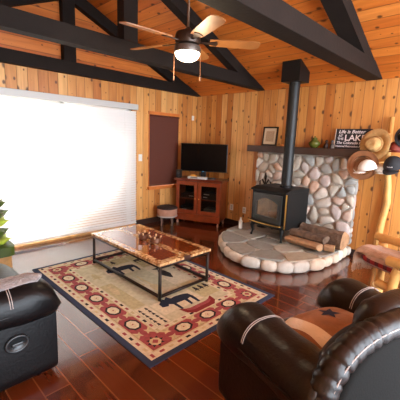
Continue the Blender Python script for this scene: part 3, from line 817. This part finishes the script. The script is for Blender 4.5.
# ================================================================== CEILING FAN
FX, FY, FZ = 2.51, -2.65, 2.44
fan = thing('ceiling_fan', 'bronze ceiling fan with five wood blades and lit bowl lamp', 'ceiling fan', (FX,FY,FZ), 0)
m_bronze = P('dark_bronze', (66,52,44), .35, metal=.6)
bm = BM(); tube(bm,[(0,0,.08),(0,0,ZR-FZ-.05)],.011,10); obj('down_rod', bm, P('rod_bronze',(120,96,76),.35,metal=.6), fan, True)
bm = BM(); lathe(bm,[(.02,ZR-FZ-.12),(.065,ZR-FZ-.06),(.065,ZR-FZ-.005)],20); obj('canopy', bm, m_bronze, fan, 'auto')
bm = BM(); lathe(bm,[(.02,.12),(.035,.10),(.05,.085),(.105,.075),(.115,.05),(.115,.0),(.105,-.02),(.06,-.03)],28); obj('motor_housing', bm, m_bronze, fan, 'auto')
bm = BM(); lathe(bm,[(.06,-.03),(.118,-.04),(.122,-.085),(.118,-.095)],28); obj('light_ring', bm, P('grey_bronze',(96,84,76),.35,metal=.5), fan, 'auto')
m_bowl,ntb,bb = newmat('lit_frosted_bowl'); bb.inputs['Base Color'].default_value=(1,.93,.8,1); bb.inputs['Emission Color'].default_value=(1,.84,.6,1); bb.inputs['Emission Strength'].default_value=5.5; bb.inputs['Roughness'].default_value=.3
bm = BM(); lathe(bm,[(.115,-.095),(.112,-.115),(.094,-.142),(.06,-.16),(.0,-.167)],28); obj('lamp_bowl', bm, m_bowl, fan, True)
m_blade = P('light_oak_blade',(156,100,52),.4,var=.2,vscale=6); 
for k in range(5):
    a = math.radians(49+72*k); Mb = Matrix.Rotation(a,4,'Z')
    bm = BM(); pit = math.radians(-12)
    prof = [(.20,-.05),(.28,-.058),(.60,-.068),(.645,-.06),(.662,-.03),(.662,.03),(.645,.06),(.60,.068),(.28,.058),(.20,.05)]
    prism(bm, prof, -.004, .004, M=Mb@Matrix.Translation((0,0,.005))@Matrix.Rotation(pit,4,'X')); bo = obj('blade', bm, m_blade, fan)
    bm = BM(); prism(bm, [(.1,-.012),(.18,-.014),(.26,-.04),(.275,0),(.26,.04),(.18,.014),(.1,.012)], -.011, -.004, M=Mb@Matrix.Translation((0,0,.005))@Matrix.Rotation(pit,4,'X')); obj('blade_iron', bm, m_bronze, bo)
cdir = Vector((math.cos(math.radians(44)), math.sin(math.radians(44)),0))
for s2 in (-1,1):
    p = cdir*(.12*s2); bm = BM(); tube(bm,[(p.x,p.y,-.06),(p.x*1.02,p.y*1.02,-.30)],.003,6); tube(bm,[(p.x*1.02,p.y*1.02,-.30),(p.x*1.02,p.y*1.02,-.335)],.007,8); obj('pull_chain', bm, P('copper_chain',(112,72,48),.35,metal=.6), fan)

# ================================================================== RUG
RX0, RX1, RY0, RY1 = .93, 3.21, -3.573, -1.963
m_navy=P('rug_navy',(44,56,82),.95); m_cream=P('rug_cream',(216,204,174),.95,var=.12,vscale=40); m_red=P('rug_red',(156,72,74),.95,var=.2,vscale=40)
m_black2=P('rug_black',(32,27,26),.95); m_field=P('rug_field',(198,190,158),.95,var=.15,vscale=20); m_olive=P('rug_olive',(186,174,132),.95,var=.15,vscale=30); m_tan=P('rug_tan',(204,184,142),.95,var=.15,vscale=30); m_dred=P('rug_canoe_red',(128,34,34),.95); m_dnavy=P('rug_dark_navy',(20,30,52),.95)
RM=[m_navy,m_cream,m_red,m_black2,m_field,m_olive,m_tan,m_dred,m_dnavy]
rcx, rcy = (RX0+RX1)/2,(RY0+RY1)/2; HX,HY=(RX1-RX0)/2,(RY1-RY0)/2
bm = BM(); box(bm,-HX,HX,-HY,HY,0.001,.008,.002,mi=0)
def flat(pts, z, mi):
    f=bm.faces.new([bm.verts.new((x,y,.008+z*.0004)) for x,y in pts]); f.material_index=mi
    f.normal_update()
    if f.normal.z<0: f.normal_flip()
def rect(x0,x1,y0,y1,z,mi): flat([(x0,y0),(x1,y0),(x1,y1),(x0,y1)],z,mi)
ins=0
for d_,mi in ((.05,1),(.115,6),(.128,2),(.285,6),(.297,1),(.34,4)):
    rect(-HX+d_,HX-d_,-HY+d_,HY-d_,1+ins,mi); ins+=1
# dashes in the guards
def dash(cx,cy,w_,h_,z,mi): rect(cx-w_,cx+w_,cy-h_,cy+h_,z,mi)
for off,mi2 in ((.085,6),(.317,5)):
    nx=int((2*(HX-off))/.09)
    for i in range(nx+1):
        x=-(HX-off)+2*(HX-off)*i/nx
        for sy in (-1,1): dash(x,sy*(HY-off),.022,.012,8,(3 if i%4==0 else (2 if i%2 else mi2)))
    ny=int((2*(HY-off))/.09)
    for i in range(1,ny):
        y=-(HY-off)+2*(HY-off)*i/ny
        for sx in (-1,1): dash(sx*(HX-off),y,.012,.022,8,(3 if i%4==0 else (2 if i%2 else mi2)))
def octo(cx,cy,r,z,mi,kx=1,ky=1):
    flat([(cx+kx*r*math.cos(PI/8+PI/4*k),cy+ky*r*math.sin(PI/8+PI/4*k)) for k in range(8)],z,mi)
def medallion(cx,cy,kx,ky):
    octo(cx,cy,.076,10,3,kx,ky); octo(cx,cy,.057,11,1,kx,ky)
    flat([(cx-.04*kx,cy),(cx,cy-.024*ky),(cx+.04*kx,cy),(cx,cy+.024*ky)],12,6)
    flat([(cx-.028*kx,cy),(cx,cy-.018*ky),(cx+.028*kx,cy),(cx,cy+.018*ky)],13,1)
    flat([(cx-.012,cy),(cx,cy-.01),(cx+.012,cy),(cx,cy+.01)],14,2)
bmid=.207
nx,ny=7,5
xs=[-(HX-bmid)+2*(HX-bmid)*i/(nx-1) for i in range(nx)]; ys=[-(HY-bmid)+2*(HY-bmid)*i/(ny-1) for i in range(ny)]
spots=[(x,sy*(HY-bmid),1.2,.9) for x in xs[1:-1] for sy in (-1,1)]+[(sx*(HX-bmid),y,.9,1.2) for y in ys[1:-1] for sx in (-1,1)]
for sx in (-1,1):
    for sy in (-1,1):
        cx_,cy_=sx*(HX-bmid),sy*(HY-bmid)
        flat([(cx_+(.075 if k%2==0 else .045)*math.cos(PI*k/8),cy_+(.075 if k%2==0 else .045)*math.sin(PI*k/8)) for k in range(16)],10,3)
        octo(cx_,cy_,.05,11,6); flat([(cx_-.03,cy_),(cx_,cy_-.03),(cx_+.03,cy_),(cx_,cy_+.03)],12,2)
for s_ in spots: medallion(*s_)
def zig(cx,cy,horizontal):
    for s2 in (-1,1):
        for P_,z,mi in (([(-.05,.078),(.05,.078),(.02,.045),(.035,.02),(0,.028),(-.035,.02),(-.02,.045)],9,6),([(-.03,.078),(.03,.078),(0,.05)],10,5)):
            flat([((cx+x,cy+y*s2) if horizontal else (cx+y*s2,cy+x)) for x,y in P_],z,mi)
for i in range(nx-1):
    for sy in (-1,1): zig((xs[i]+xs[i+1])/2,sy*(HY-bmid),True)
for i in range(ny-1):
    for sx in (-1,1): zig(sx*(HX-bmid),(ys[i]+ys[i+1])/2,False)
# field panels: local a -> +Y (viewer's right), b -> -X (away)
def W(a,b): return (-b, a)
def panel(a0,a1,b0,b1,mi,z=9): flat([W(a0,b0),W(a1,b0),W(a1,b1),W(a0,b1)],z,mi)
FH=HX-.34; FV=HY-.34     # field: b in [-FH,FH], a in [-FV,FV]
for i,(a0,a1,b0,b1,mi) in enumerate([(-.30,FV-.015,-FH+.01,-.70,4),(-FV+.01,-.32,-FH+.01,-.44,1),(-.30,.20,-.69,-.46,1),(.22,FV-.015,-.69,-.30,5),(-FV+.01,-.32,-.42,.2,5),(-.30,.16,-.44,.30,4),(.18,FV-.015,-.28,.32,1),(-FV+.01,-.25,.22,FH-.01,4),(-.23,.20,.32,.60,1),(-.23,.20,.62,FH-.01,5),(.22,FV-.015,.34,FH-.01,5)]): panel(a0,a1,b0,b1,mi,9+.3*i)
def motif(pts,ca_,cb,sc,mi,z=13,mir=1): flat([W(ca_+p[0]*sc*mir,cb+p[1]*sc) for p in pts],z,mi)
MOOSE=[(-1,.0),(-.95,.35),(-.75,.5),(-.6,.85),(-.45,.55),(-.2,.75),(-.1,.45),(.2,.5),(.7,.42),(.95,.3),(1.0,-.1),(.9,-.75),(.75,-.75),(.78,-.1),(.55,-.15),(.45,-.7),(.3,-.7),(.35,-.15),(-.2,-.12),(-.25,-.75),(-.4,-.75),(-.38,-.1),(-.55,.05),(-.7,-.1)]
CANOE=[(-1,.35),(-.9,-.1),(-.6,-.35),(.6,-.35),(.9,-.1),(1,.35),(.6,.12),(-.6,.12)]
FISH=[(-1,.3),(-.7,.05),(-.3,.3),(.3,.34),(.8,.12),(1,0),(.8,-.14),(.3,-.32),(-.3,-.25),(-.7,-.02),(-1,-.3)]
PADDLE=[(-1,.05),(.2,.05),(.4,.2),(.8,.24),(1,.1),(1,-.1),(.8,-.24),(.4,-.2),(.2,-.05),(-1,-.05)]
TREE=[(0,1),(.35,.45),(.18,.45),(.5,0),(.25,0),(.65,-.5),(.1,-.5),(.1,-.9),(-.1,-.9),(-.1,-.5),(-.65,-.5),(-.25,0),(-.5,0),(-.18,.45),(-.35,.45)]
def motif90(pts,ca_,cb,sc,mi,z=13): flat([W(ca_+p[1]*sc,cb-p[0]*sc) for p in pts],z,mi)
motif(MOOSE,-.04,-.57,.19,8); motif(CANOE,.07,-.77,.21,7,14); motif([(p[0]*.8,p[1]*.45+.03) for p in CANOE],.07,-.765,.21,2,14.5)
motif(MOOSE,-.02,.45,.19,8); motif90(FISH,.29,.05,.17,3); motif90(PADDLE,-.10,.02,.22,6); motif90(PADDLE,-.01,-.05,.22,6,14); motif90(FISH,-.39,.02,.12,6); motif(MOOSE,.33,.58,.10,3,mir=-1)
motif90(PADDLE,-.055,-.02,.2,1,13.5)
for i in range(6):
    for q in range(2): motif(TREE,-.43+.07*q,-.49-.055*i,.03,3,14)
for i in range(3): motif(TREE,.28+.07*i,-.5,.06,3,14)
motif(TREE,-.36,.45,.1,5,14); motif(TREE,0,.7,.06,3,14)
rug=obj('area_rug',bm,RM); rug.location=(rcx,rcy,0); tag(rug,'lodge patterned area rug with moose, canoe and red medallion border','rug')

# ================================================================== COFFEE TABLE
TX0,TX1,TY0,TY1,TZ=1.19,2.54,-2.96,-2.24,.40
tcx,tcy=(TX0+TX1)/2,(TY0+TY1)/2; ha,hb=(TX1-TX0)/2,(TY1-TY0)/2
RT=.0145
ct=thing('coffee_table','iron framed coffee table with glossy inlaid wood top on the rug','table',(tcx,tcy,RT))
m_mosaic,ntm,bmn=newmat('mottled_tan_inlay')
tc=N(ntm,'ShaderNodeTexCoord'); vo=N(ntm,'ShaderNodeTexVoronoi'); vo.inputs['Scale'].default_value=38; ntm.links.new(tc.outputs['Object'],vo.inputs['Vector'])
sc=N(ntm,'ShaderNodeSeparateColor'); ntm.links.new(vo.outputs['Color'],sc.inputs[0]); rp=N(ntm,'ShaderNodeValToRGB')
rp.color_ramp.elements[0].color=lin((132,82,46)); rp.color_ramp.elements[1].color=lin((232,200,152)); e=rp.color_ramp.elements.new(.5); e.color=lin((200,152,98)); ntm.links.new(sc.outputs[0],rp.inputs['Fac']); ntm.links.new(rp.outputs[0],bmn.inputs['Base Color']); bmn.inputs['Roughness'].default_value=.2; bmn.inputs['Coat Weight'].default_value=1; bmn.inputs['Coat IOR'].default_value=1.9
m_top=P('glossy_orange_wood',(128,56,18),.10,var=.35,vscale=7,coat=1)
m_top.node_tree.nodes['Principled BSDF'].inputs['Coat IOR'].default_value=1.9
zt=TZ-RT
bm=BM(); box(bm,-ha,ha,-hb,hb,zt-.032,zt-.001,.006); obj('tabletop',bm,m_mosaic,ct)
bm=BM(); bw=.075
box(bm,-ha+bw,ha-bw,-hb+bw,-.045,zt-.002,zt+.0006); box(bm,-ha+bw,ha-bw,.045,hb-bw,zt-.002,zt+.0006); obj('inlay_panel',bm,m_top,ct)
bm=BM(); box(bm,ha-.01,ha+.006,-.045,.045,zt-.036,zt+.002,.002); box(bm,-.07,.06,hb-.012,hb+.006,zt-.036,zt+.002,.002); obj('edge_block',bm,P('dark_walnut_block',(58,26,16),.4),ct)
tr=.017
for sx in (-1,1):
    for sy in (-1,1):
        bm=BM(); x,y=sx*(ha-.025),sy*(hb-.025); tube(bm,[(x,y,0),(x,y,.1),(x,y,zt-.033)],tr,10,radii=[tr*1.1,tr,tr]); obj('leg',bm,m_iron,ct,True)
def rails(z,nm):
    bm=BM(); x,y=ha-.025,hb-.025
    tube(bm,[(-x,-y,z),(x,-y,z)],tr,8); tube(bm,[(-x,y,z),(x,y,z)],tr,8); tube(bm,[(-x,-y,z),(-x,y,z)],tr,8); tube(bm,[(x,-y,z),(x,y,z)],tr,8)
    obj(nm,bm,m_iron,ct,True)
rails(.035,'lower_rail'); rails(zt-.046,'upper_rail')
m_copper=P('hammered_copper',(112,74,54),.35,metal=.3,var=.3,vscale=20)
def bowl(loc,label):
    t=thing('candle_bowl',label,'bowl',loc,0,'small bowls on the coffee table')
    bm=BM(); lathe(bm,[(.045,0),(.06,.012),(.062,.062),(.055,.064),(.05,.014),(.0,.012)],20); obj('cup',bm,m_copper,t,'auto')
    for k in range(4):
        a=PI/4+PI/2*k; bm=BM(); tube(bm,[(.052*math.cos(a),.052*math.sin(a),.056),(.068*math.cos(a),.068*math.sin(a),.082)],.010,6); obj('knob',bm,P('bone_knob',(206,170,130),.4),t,True)
bowl((1.79,-2.60,TZ+.001),'small copper coloured bowl on the coffee table, the left one of the pair')
bowl((1.99,-2.585,TZ+.001),'small copper coloured bowl on the coffee table, the right one of the pair')

# ================================================================== RECLINERS
def recliner(name,label,loc,rz,lea,hw=.55,front=.38,rear=-.3,armz=.64,backz=.87,handle=False,handle_side=-1,backsec=True,aw=.135):
    """local +x = facing, +y = sitter's left"""
    t=thing(name,label,'armchair',loc,rz)
    bm=BM(); box(bm,rear-.06,front-.06,-hw+.12,hw-.12,.06,.30,.02); obj('base',bm,lea,t,'auto')
    bm=BM(); rings=[]
    for i in range(11):
        a=-PI/2+PI*i/10; s_=max(math.cos(a),.05)**.4; z=.31+.085*math.sin(a)
        rings.append([Vector(((rear+front)/2+.06+x*s_,y*s_,z+.015*(1-(y/(hw-.24))**2))) for x,y in superell(0,0,(front-rear)/2,hw-2*aw+.02,5,30)])
    loft(bm,rings); obj('seat_cushion',bm,lea,t,True)
    bm=BM(); box(bm,front-.06,front-.005,-hw+.26,hw-.26,.07,.33,.025,3); obj('footrest_panel',bm,lea,t,'auto')
    for s_ in (-1,1):
        yc=s_*(hw-aw)
        # side panel under the pad
        bm=BM(); rings=[]
        for x in (rear-.05,rear,-.1,.1,front-.08,front-.035,front-.03):
            f=1 if x<front-.032 else .9
            rings.append([Vector((x,yc+u*f,v)) for u,v in superell(0,.29,aw-.03,.25,7,24)])
        loft(bm,rings); pn=obj('arm_panel',bm,lea,t,'auto')
        # padded top
        bm=BM(); rings=[]; ns=26
        for i in range(ns+1):
            q=i/ns; x=rear-.06+(front-rear+.06)*q
            e=max(0,(q-.80)/.2); sc=math.sqrt(max(0.0,1-e**2.6)); sc=max(sc,.06)
            puff=1+.10*math.exp(-((q-.78)/.16)**2)
            zc=armz-.115-.05*q*q*0-.05*e**2; 
            ring=[]
            for u,v in superell(0,0,(aw+.008)*(.72+.28*sc)*puff if e>0 else (aw+.008)*puff,.115*sc*puff,2.7,26):
                wr=.004*math.sin(40*x+9*v)*(1 if q<.3 else .3)
                ring.append(Vector((x,yc+u,zc+v+wr+(.0 if v<0 else .018*(1-(u/aw)**2)))))
            rings.append(ring)
        loft(bm,rings); pad=obj('arm_pad',bm,lea,t,True)
        bm=BM(); oy=yc+s_*(aw+.010)
        tube(bm,[(x,oy-(.03*s_ if x>front-.06 else 0),armz-.125-(.02 if x>front-.06 else 0)) for x in [rear+.0+(front-rear-.03)*k/12 for k in range(13)]],.006,6); obj('arm_piping',bm,lea,pad,True)
        bm=BM(); 
        for u0 in (0.0,.012):
            tube(bm,[(front-.30+u0,yc+(aw+.008)*1.05*math.copysign(abs(math.cos(th))**(2/2.7),math.cos(th)),armz-.115+.020*(1-abs(math.cos(th))**(4/2.7))+.124*abs(math.sin(th))**(2/2.7)) for th in [PI*(.06+.88*k/14) for k in range(15)]],.0022,5)
        obj('arm_seam',bm,m_stitch,pad)
    # back: front cushion, shell, rear panel, gathered rim
    def outline(w_,z0,z1,n=34,e=3.6):
        out=[]
        for k in range(n+1):
            th=PI*k/n; c,s2=math.cos(th),math.sin(th)
            out.append((w_*math.copysign(abs(c)**(2/e),c), z0+(z1-z0)*abs(s2)**(2/e)))
        return out
    bw=hw-.02; xr=rear-.045
    bm=BM(); rings=[]
    for dx,sc in ((.12,.62),(.14,.72),(.12,.82),(.08,.92),(.02,.96),(-.02,.95)):
        ol=outline(bw*sc,.30,backz-.10-.16*(1-sc))
        rings.append([Vector((xr+dx,y,z)) for y,z in ol])
    loft(bm,rings); obj('back_shell',bm,lea,t,True)
    for nm,zc,hh,ww,xo in (('head_cushion',backz-.155,.13,.25,.10),('lumbar_cushion',.50,.10,.24,.16)):
        bm=BM(); rings=[]
        for i in range(11):
            a=-PI/2+PI*i/10; s_=max(math.cos(a),.04)**.5
            ring=[]
            for u,v in superell(-.13 if nm=='head_cushion' else 0,0,ww,hh,2.8,40):
                ring.append(Vector((xr+xo+.085*math.sin(a)+.006*math.sin(u*50)*math.cos(a),u*s_,zc+v*s_)))
            rings.append(ring)
        loft(bm,rings); obj(nm,bm,lea,t,True)
    ol=outline(bw-.03,.10,backz-.11)
    bm=BM(); loft(bm,[[Vector((xr-.068,y*.93,z*.985)) for y,z in ol],[Vector((xr-.055,y*.99,z)) for y,z in ol],[Vector((xr-.01,y,z)) for y,z in ol]]); obj('rear_panel',bm,m_backcloth,t,True)
    bm=BM(); N_=220; base=outline(bw-.005,.12,backz-.098,N_)
    pts=[];rad=[];acc=0
    for k,(y,z) in enumerate(base):
        if k: acc+=math.hypot(y-base[k-1][0],z-base[k-1][1])
        pts.append((xr,y,z)); g=abs(math.sin(acc*44+1.7*math.sin(acc*9)))
        rad.append(.062*(1-.12*(1-g)**2-.02*math.sin(acc*140)))
    tube(bm,pts,.06,14,radii=rad); rim=obj('gathered_rim',bm,lea,t,True)
    bm=BM()
    tube(bm,[(xr-.054,y*1.02,z+.022) for y,z in base[10:-10:3]],.0032,5); obj('rim_stitching',bm,m_stitch,rim)
    for sx in (rear-.05,front-.12):
        for sy in (-hw+.14,hw-.14):
            bm=BM(); lathe(bm,[(.025,0),(.03,.03),(.03,.065)],12,Matrix.Translation((sx,sy,0))); obj('foot',bm,m_black,t,True)
    if handle:
        yo=handle_side*(hw-.024)
        Mh=Matrix.Translation((front-.27,yo,.335))@Matrix.Rotation(PI/2*(1 if handle_side<0 else -1),4,'X')
        bm=BM(); n=28
        prof=[(.055,-.006),(.055,.006),(.048,.010),(.040,.006),(.036,-.0)]
        rings=[[Mh@Vector((r_*1.25*math.cos(2*PI*k/n),r_*math.sin(2*PI*k/n),z)) for k in range(n)] for r_,z in prof]
        loft(bm,rings); ho=obj('recline_handle',bm,P('handle_grey',(40,42,44),.3,metal=.3),t,True)
        bm=BM(); box(bm,-.03,.03,-.009,.009,.002,.013,.004,M=Mh); obj('pull_lever',bm,P('lever_grey',(58,60,62),.3,metal=.4),ho)
    return t
recliner('recliner','dark brown leather recliner at lower right seen from behind with cushion on seat',(4.2,-3.05,0),math.atan2(.301,-.954),m_leather)
recliner('reclining_loveseat','black leather loveseat at lower left with oval release handle on its side',(2.87-.9,-4.01-.38,0),PI/2,m_leather2,hw=.9,armz=.66,handle=True,handle_side=-1,aw=.145,rear=-.42)

# cushion on the recliner
def cushion_mat():
    return None
cu=thing('throw_cushion','tan suede cushion with dark star and white band on the recliner seat','cushion',(4.20,-2.985,.385),math.atan2(.301,-.954))
cm=Matrix.Translation((.0,.0,.09))@Matrix.Rotation(math.radians(5),4,'Y')
m_suede=P('tan_suede',(150,106,76),.9,bump=.3,bscale=40,var=.2,vscale=8)
bm=BM(); pillow(bm,.24,.27,.085,4,32,12,M if False else 0); o=obj('cushion_body',bm,m_suede,cu,True,M=cm)
def ptop(x,y,off=.002):
    # height of the pillow top at x,y
    r_=((abs(x)/.24)**4+(abs(y)/.27)**4)**.25; s_=min(r_,.999)
    c=s_**(1/.45); return .085*math.sqrt(max(0,1-c*c))+off
bm=BM()
def drape(poly_fn,nu,nv,mat,nm):
    b_=BM(); g=[[b_.verts.new(Vector((*poly_fn(i/nu,j/nv),ptop(*poly_fn(i/nu,j/nv))))) for j in range(nv+1)] for i in range(nu+1)]
    for i in range(nu):
        for j in range(nv): b_.faces.new((g[i][j],g[i+1][j],g[i+1][j+1],g[i][j+1]))
    return obj(nm,b_,mat,o,True,M=cm)
drape(lambda u,v:(-.22+.44*u,.150+.085*v+.01*math.sin(u*9)),24,4,P('white_fleece_band',(232,222,208),.95,bump=.4,bscale=60),'white_band')
star=[]
for k in range(10):
    r_=.07 if k%2==0 else .032; a=PI/2+PI*k/5; star.append((r_*math.cos(a),r_*math.sin(a)))
bm=BM(); c=bm.verts.new(Vector((.09,-.05,ptop(.09,-.05,.004)))); sv=[bm.verts.new(Vector((.09+x,-.05+y,ptop(.09+x,-.05+y,.004)))) for x,y in star]
for k in range(10): bm.faces.new((c,sv[k],sv[(k+1)%10]))
obj('star_patch',bm,P('navy_patch',(22,24,48),.9),o,M=cm)
bm.free() if False else None

# fur throw over the loveseat arm
fu=BM(); g=[]; xc=2.87-.145
for i in range(21):
    row=[]
    for j in range(21):
        x=xc-.19+.27*i/20; y=-4.72+.60*j/20+.03*math.sin(i*.5)
        u=min(1,abs((x-xc)/.153)); zt=.66-.115+.115*(1-u**2.7)**(1/2.7)+.018*(1-u*u)+.012
        if x<xc-.14: zt-=.5*(xc-.14-x)
        zt+=.014*abs(mnoise.noise(Vector((x*14,y*14,2))))
        row.append(fu.verts.new((x-xc,y+4.4,zt-.66)))
    g.append(row)
for i in range(20):
    for j in range(20): fu.faces.new((g[i][j],g[i+1][j],g[i+1][j+1],g[i][j+1]))
fo=obj('fur_throw',fu,m_fur,None,True); fo.location=(xc,-4.4,.66); fo.modifiers.new('thick','SOLIDIFY').thickness=.012; fo.modifiers['thick'].offset=1
tag(fo,'grey mauve fur throw lying over the arm of the black loveseat','throw')

# ================================================================== PLANT
pl=thing('potted_succulent','tall green potted plant with thick pointed leaves left of the rug','plant',(.56,-3.87,0))
bm=BM(); prism(bm,superell(0,0,.17,.17,5,24),0,.16); obj('tan_pot',bm,m_sill,pl,'auto')
bm=BM(); prism(bm,superell(0,0,.2,.2,5,24),.16,.27); obj('green_planter_rim',bm,m_leaf,pl,'auto')
bm=BM(); tube(bm,[(0,0,.27),(.01,0,.75)],.05,10,radii=[.06,.03]); obj('stem',bm,m_leaf,pl,True)
k=0
for lv,(z,r_,mm) in enumerate(((.30,.2,m_lime),(.40,.18,m_leaf),(.52,.19,m_lime),(.62,.19,m_leaf),(.74,.17,m_leaf))):
    for q in range(6):
        a=2*PI*q/6+lv*.52; Ml=Matrix.Translation((0,0,z))@Matrix.Rotation(a,4,'Z')@Matrix.Rotation(-.12,4,'Y')
        bm=BM(); rings=[]
        for i in range(9):
            t_=i/8; wd=.095*math.sin(PI*min(.98,(t_*.85+.15)))**.8*(1 if t_<.55 else (1-(t_-.55)/.46)); wd=max(wd,.002)
            rings.append([Ml@Vector((.02+r_*t_,u,.5*v+.03*t_*t_)) for u,v in superell(0,0,wd,wd*.9,2.2,10)])
        loft(bm,rings); obj('leaf',bm,mm,pl,True)

# ================================================================== LOG ARMCHAIR WITH THROW
lu=Vector((-.92,.39)).normalized(); rzl=math.atan2(lu.y,lu.x)
lc=thing('log_armchair','peeled pine log armchair under a fringed throw at right edge','armchair',(4.02,-1.40,0),rzl)
def lg(nm,a,b_,r_,mid=None):
    bm=BM(); pts=[a]+([mid] if mid else [])+[b_]; 
    if mid:
        a_,m_,c_=Vector(a),Vector(mid),Vector(b_); pts=[a_*(1-t_)**2+m_*2*t_*(1-t_)+c_*t_*t_ for t_ in [k/8 for k in range(9)]]
    tube(bm,pts,r_,12); 
    for f in bm.faces:
        if len(f.verts)>4: f.material_index=1
    return obj(nm,bm,[m_log,m_logend],lc,'auto')
lg('arm_rail',(.33,-.31,.61),(-.45,-.31,.63),.045); lg('arm_rail',(-.18,.17,.57),(-.60,.17,.59),.045)
lg('front_leg',(.24,-.33,0),(.24,-.30,.57),.045); lg('front_leg',(-.30,.15,0),(-.28,.16,.53),.042,(-.20,.17,.34))
lg('rear_leg',(-.48,-.31,0),(-.50,-.31,.95),.045); lg('rear_leg',(-.56,.17,0),(-.60,.17,.95),.045)
lg('side_rail',(.20,-.31,.30),(-.47,-.31,.28),.036); lg('side_rail',(-.10,.15,.32),(-.60,.15,.30),.040)
lg('stretcher',(.22,-.34,.33),(-.10,.17,.31),.033)
lg('back_rail',(-.50,-.33,.9),(-.60,.2,.9),.04); lg('back_rail',(-.50,-.33,.62),(-.60,.2,.62),.035)
for q in (.2,.4,.6,.8): lg('back_spindle',(-.50-.1*q,-.31+.48*q,.62),(-.50-.1*q,-.31+.48*q,.9),.022)
bm=BM(); pillow(bm,.35,.19,.075,5,32,10,cz=.477)
for v in bm.verts: v.co.x-=.14; v.co.y-=.08
obj('seat_cushion',bm,m_plaid,lc,True)
# throw draped over seat and front
def clothgrid(name,label,mat,fn,nu,nv,parent_rz,loc,thick=.012,fringe=True):
    b_=BM(); g=[[b_.verts.new(Vector(fn(i/nu,j/nv))) for j in range(nv+1)] for i in range(nu+1)]
    for i in range(nu):
        for j in range(nv): b_.faces.new((g[i][j],g[i+1][j],g[i+1][j+1],g[i][j+1]))
    t=thing(name,label,'throw',loc,parent_rz)
    o=obj('cloth',b_,mat,t,True); o.modifiers.new('thick','SOLIDIFY').thickness=thick
    if fringe:
        b_=BM(); rr=random.Random(2)
        for j in range(0,nv*3):
            p=Vector(fn(1,j/(nv*3))); tube(b_,[p,p+Vector((.01*rr.uniform(-1,1),.008*rr.uniform(-1,1),-.04)),p+Vector((.015*rr.uniform(-1,1),.01*rr.uniform(-1,1),-.085))],.005,5)
        obj('fringe',b_,mat,t)
    return t
def throwfn(u,v):
    # u: 0 rear of seat ->1 hanging front ; v across
    y=-.265+.36*v; edge=.05*max(0,abs(v-.5)-.36)*6
    if u<.66: x=-.46+(.67)*u/.66; z=.575+.012*math.sin(v*7+u*5)+.012*math.cos(u*6)-edge
    else:
        q=(u-.66)/.34; x=.21+.05*math.sin(min(1,q*1.6)*PI/2); z=.575+.012*math.sin(v*7+3.3)+.012*math.cos(3.96)-edge*(1-q)-.17*q*q-.02*q
        x+=.012*math.sin(v*16)*q
    return (x,y,z)
clothgrid('wool_throw','beige pink wool throw with fringe draped over the log armchair seat',m_blanket,throwfn,24,18,rzl,(4.02,-1.40,0))

# ================================================================== CAMERA
f_px=322.562; yaw,pitch,roll=math.radians(-44.006),math.radians(10.336),math.radians(2.116)
cyw,syw=math.cos(yaw),math.sin(yaw)
fwd=Vector((syw*math.cos(pitch),cyw*math.cos(pitch),-math.sin(pitch))); right=Vector((cyw,-syw,0)); up=right.cross(fwd)
r_=right*math.cos(roll)+up*math.sin(roll); u_=-right*math.sin(roll)+up*math.cos(roll)
cam=bpy.data.cameras.new('camera'); co=bpy.data.objects.new('camera',cam); COL.objects.link(co)
Mc=Matrix((( r_.x,u_.x,-fwd.x,4.805),(r_.y,u_.y,-fwd.y,-4.79),(r_.z,u_.z,-fwd.z,1.56),(0,0,0,1)))
co.matrix_world=Mc
cam.sensor_width=36; cam.lens=f_px/400*36; cam.clip_start=.02
S.camera=co

# ================================================================== LIGHT
wd=bpy.data.worlds.new('daylight_with_fill'); S.world=wd; wd.use_nodes=True
bg=wd.node_tree.nodes['Background']; bg.inputs['Color'].default_value=(.88,.97,1.08,1); bg.inputs['Strength'].default_value=1
wt=wd.node_tree; tcw=N(wt,'ShaderNodeTexCoord'); sxw=N(wt,'ShaderNodeSeparateXYZ'); wt.links.new(tcw.outputs['Generated'],sxw.inputs[0])
mrw=N(wt,'ShaderNodeMapRange'); mrw.inputs['From Min'].default_value=-.15; mrw.inputs['From Max'].default_value=.7; mrw.inputs['To Min'].default_value=.5; mrw.inputs['To Max'].default_value=9.0  # sky brightened towards the open room side as added fill
wt.links.new(sxw.outputs['X'],mrw.inputs['Value']); wt.links.new(mrw.outputs[0],bg.inputs['Strength'])
def light(nm,kind,loc,energy,col,**k):
    l=bpy.data.lights.new(nm,kind); l.energy=energy; l.color=col
    for a,v in k.items(): setattr(l,a,v)
    o=bpy.data.objects.new(nm,l); COL.objects.link(o); o.location=loc; return o
s=light('sun','SUN',(-6,-2,6),170.0,(1,.96,.88),angle=.02)
dirv=Vector((.66,-.16,-.75)); s.rotation_euler=dirv.to_track_quat('-Z','Y').to_euler()
light('fan_lamp','POINT',(FX,FY,FZ-.25),14,(1,.78,.5),shadow_soft_size=.1)

S.view_settings.view_transform='Standard'; S.view_settings.look='None'; S.view_settings.exposure=.5; S.view_settings.gamma=1
S.view_settings.use_curve_mapping=False
try: S.cycles.use_denoising=True; S.cycles.max_bounces=10; S.cycles.sample_clamp_indirect=6
except Exception: pass
